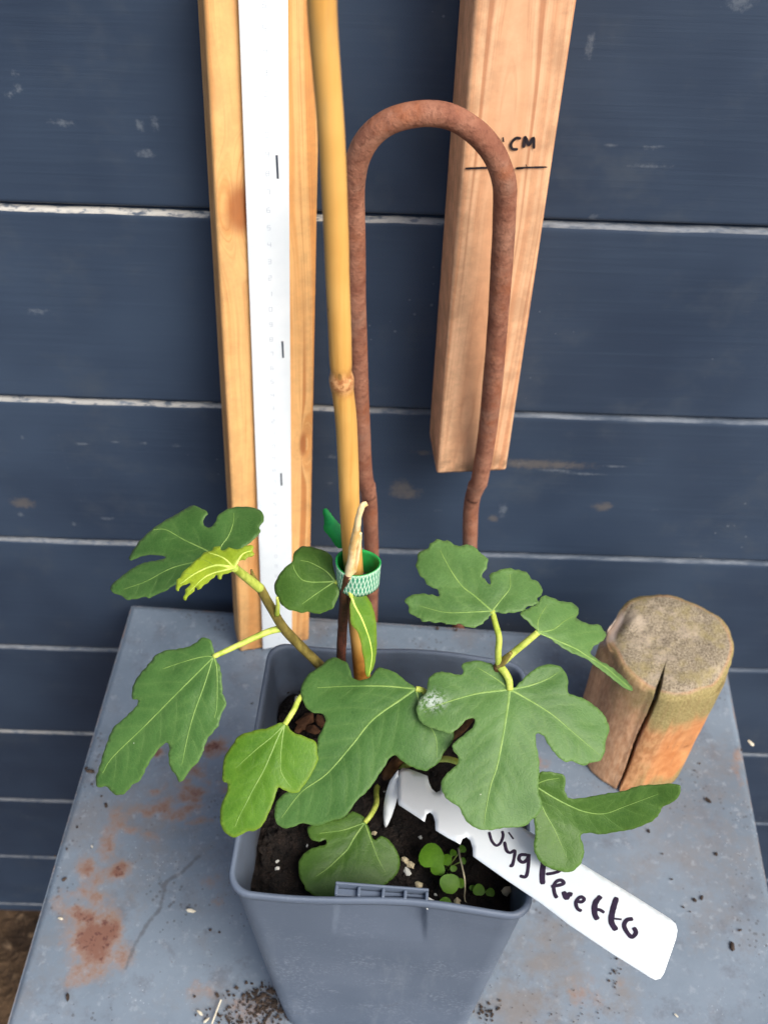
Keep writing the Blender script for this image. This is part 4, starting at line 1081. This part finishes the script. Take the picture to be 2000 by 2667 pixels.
# stems
def stem(name, pts, r0, r1, mat, seed, wob=.08, n=14):
    P = catmull(np.array([p if isinstance(p, np.ndarray) else onY(*p) for p in pts]), 10)
    R = np.linspace(r0, r1, len(P))
    v_, f_ = tube(P, R, n, wob=wob, seed=seed)
    return obj(name, v_, f_, mat, plant)
stem('stem', [onZ(893, 1950, SOIL_Z - .006), (889, 1800, .272), (889, 1700, .271), (893, 1620, .2695), (898, 1545, .2665), (904, 1510, .2645), (909, 1492, .264)], .0023, .0021, M_STEM, 31, .12)
stem('branch', [(900, 1840, .272), (868, 1775, .270), (832, 1732, .267), (785, 1685, .264), (740, 1637, BRY), (705, 1580, BRY), (677, 1530, BRY)], .0025, .0019, M_SHOOT, 32, .10)
stem('branch', [plant_base - np.array([.0, 0, .004]), (1020, 2000, .256), (1085, 1945, .2545), (1190, 1905, .2535), (1265, 1800, .2525), NODE], .0030, .0021, M_TRUNK, 33, .10)
stem('bud', [NODE, (1315, 1716, .2525), (1330, 1700, .252)], .0022, .0008, M_SHOOT, 34)
stem('bud', [(668, 1520, BRY), (660, 1502, BRY), (655, 1484, BRY)], .0014, .0004, M_SHOOT, 35)
stem('bud', [(722, 1600, .2605), (724, 1575, .259), (722, 1556, .258)], .0012, .0005, M_PET, 36)
# the dry cut end of the stem above the tie, split along its length
M_DRY = mat_stalk('dry_cream_wood', srgb(220, 176, 108), srgb(244, 220, 172), .4)
stem('dry_stem_end', [(909, 1500, .264), (915, 1462, .2628), (920, 1425, .262), (928, 1385, .2605), (934, 1345, .2595), (944, 1318, .2595), (956, 1311, .260)], .0020, .0009, M_DRY, 37, .2)
stem('dry_stem_end', [(921, 1490, .2645), (930, 1452, .2627), (936, 1415, .2617), (938, 1388, .2612)], .0011, .0007, M_DRY, 38, .2)

# ------------------------------------------------------------------ green tie
def mat_tie_out():
    m = Mat('hook_tape_outside', .7, .3)
    a = m.attr('tu'); b_ = m.attr('tv')
    d1 = m.math('SINE', m.math('ADD', m.math('MULTIPLY', a, 34.0), m.math('MULTIPLY', b_, 9.0)))
    d2 = m.math('SINE', m.math('ADD', m.math('MULTIPLY', a, 34.0), m.math('MULTIPLY', b_, -15.0)))
    w = m.math('MAXIMUM', d1, d2)
    w = m.ramp(w, .45, .9)
    c = m.mix(w, srgb(70, 148, 116), srgb(196, 226, 202))
    c = m.mix(m.ramp(b_, .86, .97, 0, .7), c, srgb(160, 200, 166))
    m.color(c); m.bump(w, .6, .0006)
    return m.m
M_TIE_IN = simple('green_tape_inside', srgb(22, 136, 62), .55, .15, 200, .1)
M_TIE_OUT = mat_tie_out()
tc = onY(931, 1492, .2690); TR, TH = .0091, .0140
ang = np.linspace(0, 2 * math.pi, 97)[:-1]; rows = np.linspace(0, 1, 9)
V, tu, tv = [], [], []
for r_, sgn in ((TR, 1), (TR - .0007, -1)):
    for h in (rows if sgn > 0 else rows[::-1]):
        for a in ang:
            rr_ = r_ + .00035 * math.sin(3 * a + 1) + .0005 * (h - .5)
            V.append(tc + np.array([rr_ * math.cos(a), rr_ * .74 * math.sin(a), (h - .5) * TH + .0007 * math.sin(a - .6)])); tu.append(a); tv.append(h)
n = len(ang); nr = 18
F = [(i * n + k, i * n + (k + 1) % n, ((i + 1) % nr) * n + (k + 1) % n, ((i + 1) % nr) * n + k) for i in range(nr) for k in range(n)]
mi = np.repeat([0] * 8 + [1] * 10, n)
tie_root = tag(empty('plant_tie', tc), 'green hook tape ring round the cane and stem', 'plant tie')
obj('ring', V, F, [M_TIE_OUT, M_TIE_IN], tie_root, attrs={'tu': tu, 'tv': tv}, mat_idx=mi)
# its free end standing up behind the cane
nT = unit((-.35, -.75, .55)); P0 = onY(880, 1400, .277)
kc = lambda L: np.array([(700 + x * .42194, 1200 + y * .42194) for x, y in L])
out = kc([(335, 310), (350, 296), (372, 318), (395, 350), (425, 385), (455, 420), (480, 470), (470, 520), (440, 540), (410, 520), (385, 480), (352, 440), (340, 420), (344, 370)])
out = catmull(out, 3, True); k_ = np.arange(len(out)); tang = np.roll(out, -1, 0) - np.roll(out, 1, 0); nor = np.column_stack([tang[:, 1], -tang[:, 0]]); nor /= np.linalg.norm(nor, axis=1)[:, None]
out = out + nor * (1.3 * (k_ % 2))[:, None]
r = delaunay_2d_cdt([Vector(p) for p in out], [(i, (i + 1) % len(out)) for i in range(len(out))], [], 1, 1e-4)
p2 = np.array([tuple(v) for v in r[0]])
V = plane_pts(p2, P0, nT)
o = obj('free_end', V, [tuple(x)[::-1] for x in r[2]], M_TIE_IN, tie_root)
solidify(o, .0007)

# ------------------------------------------------------------------ plant label
def mat_label():
    m = Mat('white_plastic', .38, .45)
    c = m.mix(m.ramp(m.noise(50, 4), .35, .7), srgb(232, 240, 243), srgb(242, 248, 250))
    sp = m.math('LESS_THAN', m.voro(260), m.ramp(m.noise(60, 2), .6, .78, 0, .1))
    m.color(m.mix(m.math('MULTIPLY', sp, .5), c, srgb(120, 112, 110)))
    return m.m
M_LABEL = mat_label()
km = lambda L: [(950 + x * .30139, 1950 + y * .30139) for x, y in L]
kk = lambda L: [(1250 + x * .33153, 2100 + y * .33153) for x, y in L]
LP0 = onZ(1030, 2050, .192); LP1 = onZ(1738, 2480, .238)
la = unit(LP1 - LP0); ll = unit(np.cross((0, 0, 1), la)); ln_ = unit(np.cross(la, ll)); ln_ = ln_ if ln_[2] > 0 else -ln_
outl = km([(322, 160), (380, 172), (460, 205), (543, 240), (556, 300), (580, 355), (620, 390), (655, 372), (662, 325), (670, 300)]) + kk([(300, 165), (420, 238), (800, 470), (1150, 680), (1490, 885), (1535, 925), (1548, 975), (1535, 1040), (1490, 1170), (1442, 1305), (1415, 1345), (1375, 1358), (1330, 1340), (1000, 1142), (700, 945), (460, 765), (200, 590)]) + km([(940, 950), (936, 880), (915, 810), (880, 778), (845, 795), (828, 842), (720, 785), (615, 718), (610, 640), (590, 580), (565, 558), (535, 575), (518, 640), (400, 560), (292, 485), (282, 400), (280, 300), (290, 200)])
outl = np.array(outl)
nb_ = len(outl)
dens = []
for i in range(nb_):
    a, b = outl[i], outl[(i + 1) % nb_]; m_ = max(1, int(np.linalg.norm(b - a) / 12))
    for t in range(m_): dens.append(a + (b - a) * t / m_)
dens = np.array(dens); nb_ = len(dens)
lo, hi = dens.min(0), dens.max(0)
gx, gy = np.meshgrid(np.arange(lo[0], hi[0], 14), np.arange(lo[1], hi[1], 14)); pts = np.column_stack([gx.ravel(), gy.ravel()])
pts = pts[inside(dens, pts)]; pts = pts[segdist(pts, np.vstack([dens, dens[:1]])) > 6]
r = delaunay_2d_cdt([Vector(p) for p in np.vstack([dens, pts])], [(i, (i + 1) % nb_) for i in range(nb_)], [], 1, 1e-4)
p2 = np.array([tuple(v) for v in r[0]])
def lab(p, lift=0):
    P = plane_pts(p, LP0, ln_); t = ((P - LP0) @ la) / np.linalg.norm(LP1 - LP0)
    return P + ln_ * (.004 * (t * (1 - t) * 2) - .004 * t * 0 + lift)[:, None]
label = tag(empty('plant_label', LP0), 'white plastic plant label with handwriting sticking out of the pot', 'plant label')
o = obj('strip', lab(p2), [tuple(x)[::-1] for x in r[2]], M_LABEL, label)
solidify(o, .0006)
nt = unit((-.35, -.55, .75)); tp0 = lab(np.array(km([(286, 240)])))[0]
tipo = np.array(km([(288, 185), (255, 225), (215, 280), (185, 370), (165, 470), (160, 570), (165, 655), (180, 682), (200, 655), (232, 580), (262, 490), (282, 420), (284, 300)]))
r = delaunay_2d_cdt([Vector(p) for p in tipo], [(i, (i + 1) % len(tipo)) for i in range(len(tipo))], [], 1, 1e-4)
p2 = np.array([tuple(v) for v in r[0]])
o = obj('bent_tip', plane_pts(p2, tp0, nt), [tuple(x)[::-1] for x in r[2]], M_LABEL, label)
solidify(o, .0006)
M_PEN = simple('purple_black_ink', srgb(52, 40, 62), .5, .2, 500, 0)
strokes = [([(75, 222), (95, 290), (130, 330), (165, 310), (185, 255), (178, 215)], 22), ([(228, 226), (266, 280)], 20), ([(196, 300), (212, 368), (240, 388), (276, 372), (272, 430), (256, 488), (236, 486)], 24),
           ([(372, 404), (322, 406), (310, 440), (340, 464), (374, 440), (386, 402), (382, 500), (364, 574), (315, 570)], 26), ([(505, 440), (492, 560), (496, 636)], 40), ([(505, 450), (600, 430), (650, 480), (630, 525), (585, 546), (520, 556)], 24),
           ([(560, 652), (620, 642), (660, 626), (640, 602), (604, 612), (582, 650), (590, 710), (608, 742)], 26), ([(658, 690), (680, 740), (702, 712), (728, 716)], 34), ([(752, 764), (800, 770), (820, 746), (790, 732), (756, 770), (766, 820), (800, 842)], 24),
           ([(950, 722), (906, 780), (902, 860), (924, 908)], 38), ([(905, 832), (940, 830), (978, 852)], 22), ([(1074, 730), (1044, 830), (1032, 920), (1070, 988)], 38), ([(1040, 896), (1112, 902)], 22),
           ([(1202, 896), (1154, 906), (1132, 950), (1160, 1008), (1194, 1036), (1224, 1002), (1206, 962)], 28)]
parts = []
for i, (st, w) in enumerate(strokes):
    dl = catmull(np.array(kk(st)), 6) if len(st) > 2 else np.array(kk(st))
    P = lab(dl, .00008 + i * .00001)
    T = np.gradient(P, axis=0); T /= np.linalg.norm(T, axis=1)[:, None]; Nn = np.cross(T, ln_)
    sc_ = (LP0 - CAM) @ _fw / FPX * .33153
    wv = w * sc_ * (1 + .15 * vnoise(P, 700, i)); wv[0] *= .65; wv[-1] *= .6
    V = np.empty((2 * len(P), 3)); V[0::2] = P - Nn * wv[:, None] / 2; V[1::2] = P + Nn * wv[:, None] / 2
    parts.append((V, [(2 * j, 2 * j + 1, 2 * j + 3, 2 * j + 2) for j in range(len(P) - 1)]))
v, f = merge(parts)
obj('handwriting', v, f, M_PEN, label, smooth=False)

# ------------------------------------------------------------------ weeds in the pot
M_WEED = mat_leaf('weed_green', srgb(68, 112, 14), srgb(92, 138, 24), srgb(130, 168, 56), .25)
M_WSTEM = simple('weed_stem', srgb(120, 140, 70), .6, .2, 300, 0)
def disc(c, r, nrm, seed, sq=1.0):
    nrm = unit(nrm); a = unit(np.cross(nrm, (0, 1, .2))); b = np.cross(nrm, a); V = [c]; N = 20
    for q in (.5, 1.0):
        for k in range(N):
            t = 2 * math.pi * k / N; w = r * q * (1 + .06 * math.sin(3 * t + seed) - .10 * math.exp(-((t - 1.5) / .3) ** 2))
            V.append(c + (a * math.cos(t) * w + b * math.sin(t) * w * sq) - nrm * .10 * r * q * q)
    F = [(0, 1 + k, 1 + (k + 1) % N) for k in range(N)] + [(1 + k, 1 + N + k, 1 + N + (k + 1) % N, 1 + (k + 1) % N) for k in range(N)]
    return np.array(V), F
def weed(label, root_px, leaves):
    zr = onZ(*k7(*root_px), SOIL_Z)
    root = tag(empty('weed_seedling', zr), label, 'seedling', 'weed seedlings in the pot soil')
    for i, (x, y, r, up) in enumerate(leaves):
        c = onZ(*k7(x, y), SOIL_Z + up); s = (c - CAM) @ _fw / FPX * .18083
        V, F = disc(c, r * s * 1.08, (RNG.uniform(-.25, .25), RNG.uniform(-.55, -.1), 1), i, RNG.uniform(.9, 1.05))
        lf = obj('leaf', V, F, M_WEED, root, attrs={'vein': np.zeros(len(V)), 'rim': np.zeros(len(V)), 'chalk': np.zeros(len(V))})
        mid = (c + zr) / 2 + np.array([0, 0, .001])
        v_, f_ = tube(catmull(np.array([c - np.array([0, 0, .0003]), mid, zr - np.array([0, 0, .002])]), 5), .00032, 6)
        obj('stalk', v_, f_, M_WSTEM, lf)
weed('clover-like weed seedling with round leaves below the white label', (900, 640), [(680, 440, 172, .014), (775, 625, 98, .011), (892, 492, 82, .012), (950, 840, 138, .012), (1000, 620, 48, .009), (995, 392, 48, .008), (1125, 340, 52, .008), (1135, 512, 46, .007), (1095, 830, 66, .010)])
weed('tiny weed seedling nearest the right front corner of the pot', (1420, 960), [(1365, 930, 80, .009), (1530, 965, 62, .005), (1270, 900, 40, .006)])
weed('dim round weed leaf against the front rim of the pot', (890, 1130), [(880, 1160, 105, .010)])
P = [onZ(*k7(x, y), z) for x, y, z in ((1070, 330, .184), (1090, 450, .187), (1130, 620, .189), (1160, 770, .188), (1165, 900, .184), (1160, 1060, .176), (1225, 1190, .173))]
v, f = tube(catmull(np.array(P), 5), np.linspace(.0005, .00025, 31), 7)
tag(obj('dry_straw', v, f, simple('dry_straw', srgb(176, 168, 140), .7, .2, 300, 0)), 'thin pale dry straw among the weed seedlings', 'straw')

# ------------------------------------------------------------------ loose dirt on the table
M_CRUMB = simple('dry_brown_dirt', srgb(60, 49, 41), .9, .5, 160, .5)
parts = []
def heap(px, py, n, sx, sy, rmin, rmax, seed):
    rg = np.random.default_rng(seed)
    for i in range(n):
        p = onZ((px + rg.normal(0, sx)) * S_, (py + rg.normal(0, sy)) * S_, 0)
        parts.append(chunk(p + np.array([0, 0, .0003]), rg.uniform(rmin, rmax), seed * 100 + i, (1, rg.uniform(.5, 1), rg.uniform(.4, .8))))
heap(560, 2160, 150, 38, 17, .0002, .0012, 1); heap(600, 2190, 120, 32, 16, .0002, .0014, 2); heap(510, 2200, 120, 40, 14, .0002, .0010, 3); heap(555, 2150, 16, 25, 12, .0010, .0022, 8)
heap(1048, 2185, 30, 14, 12, .0003, .0012, 4); heap(1130, 2130, 60, 70, 60, .0001, .0005, 5); heap(1330, 2090, 30, 6, 34, .0002, .0010, 6); heap(1250, 2190, 30, 60, 20, .0001, .0006, 7)
for i, (x, y, r) in enumerate(((195, 1667, .0028), (187, 1660, .0016), (220, 1720, .0012), (230, 1740, .002), (200, 1695, .0012), (140, 1900, .0022), (147, 2155, .0022), (168, 1787, .0014), (120, 1850, .001), (145, 1835, .001), (455, 2010, .0016), (475, 2015, .0012), (415, 1515, .0014), (545, 1520, .0012), (470, 2150, .002),
                               (1530, 1730, .0026), (1546, 1845, .0018), (1500, 1945, .0022), (1515, 1940, .0016), (1475, 1960, .0012), (1490, 1970, .001), (1580, 2045, .0026), (1510, 1650, .0012), (1500, 1665, .001), (1597, 2010, .0012), (1430, 1845, .001), (1450, 1900, .0012), (1400, 1795, .0016), (945, 1358, .002), (985, 1362, .0018), (1600, 1620, .0012))):
    parts.append(chunk(onZ(x * S_, y * S_, 0) + np.array([0, 0, .0003]), r * .8, 700 + i, (1.5 if i % 3 == 0 else 1, .7, .5)))
v, f = merge(parts)
tag(obj('dirt_crumbs', v, f, M_CRUMB, smooth=False, origin=(0, .3, 0)), 'brown dirt crumbs scattered over the grey steel table', 'dirt', kind='stuff')
M_FLAKE = simple('pale_flake', srgb(206, 198, 176), .8, .15, 200, .2)
parts = []
for i, (x, y, r) in enumerate(((413, 1968, .0022), (432, 2188, .0018), (447, 2205, .0016), (132, 1985, .0014), (1620, 1605, .0022), (1460, 2195, .001), (200, 1830, .0008))):
    parts.append(chunk(onZ(x * S_, y * S_, 0) + np.array([0, 0, .0006]), r, 800 + i, (1.5, .6, .35)))
P = [onZ(x * S_, y * S_, .002) for x, y in ((458, 2212), (470, 2180), (478, 2160))]
parts.append(tube(np.array(P), .0005, 6))
v, f = merge(parts)
tag(obj('pale_flakes', v, f, M_FLAKE, smooth=False, origin=(0, .3, 0)), 'small pale flakes lying on the grey steel table', 'flakes', kind='stuff')
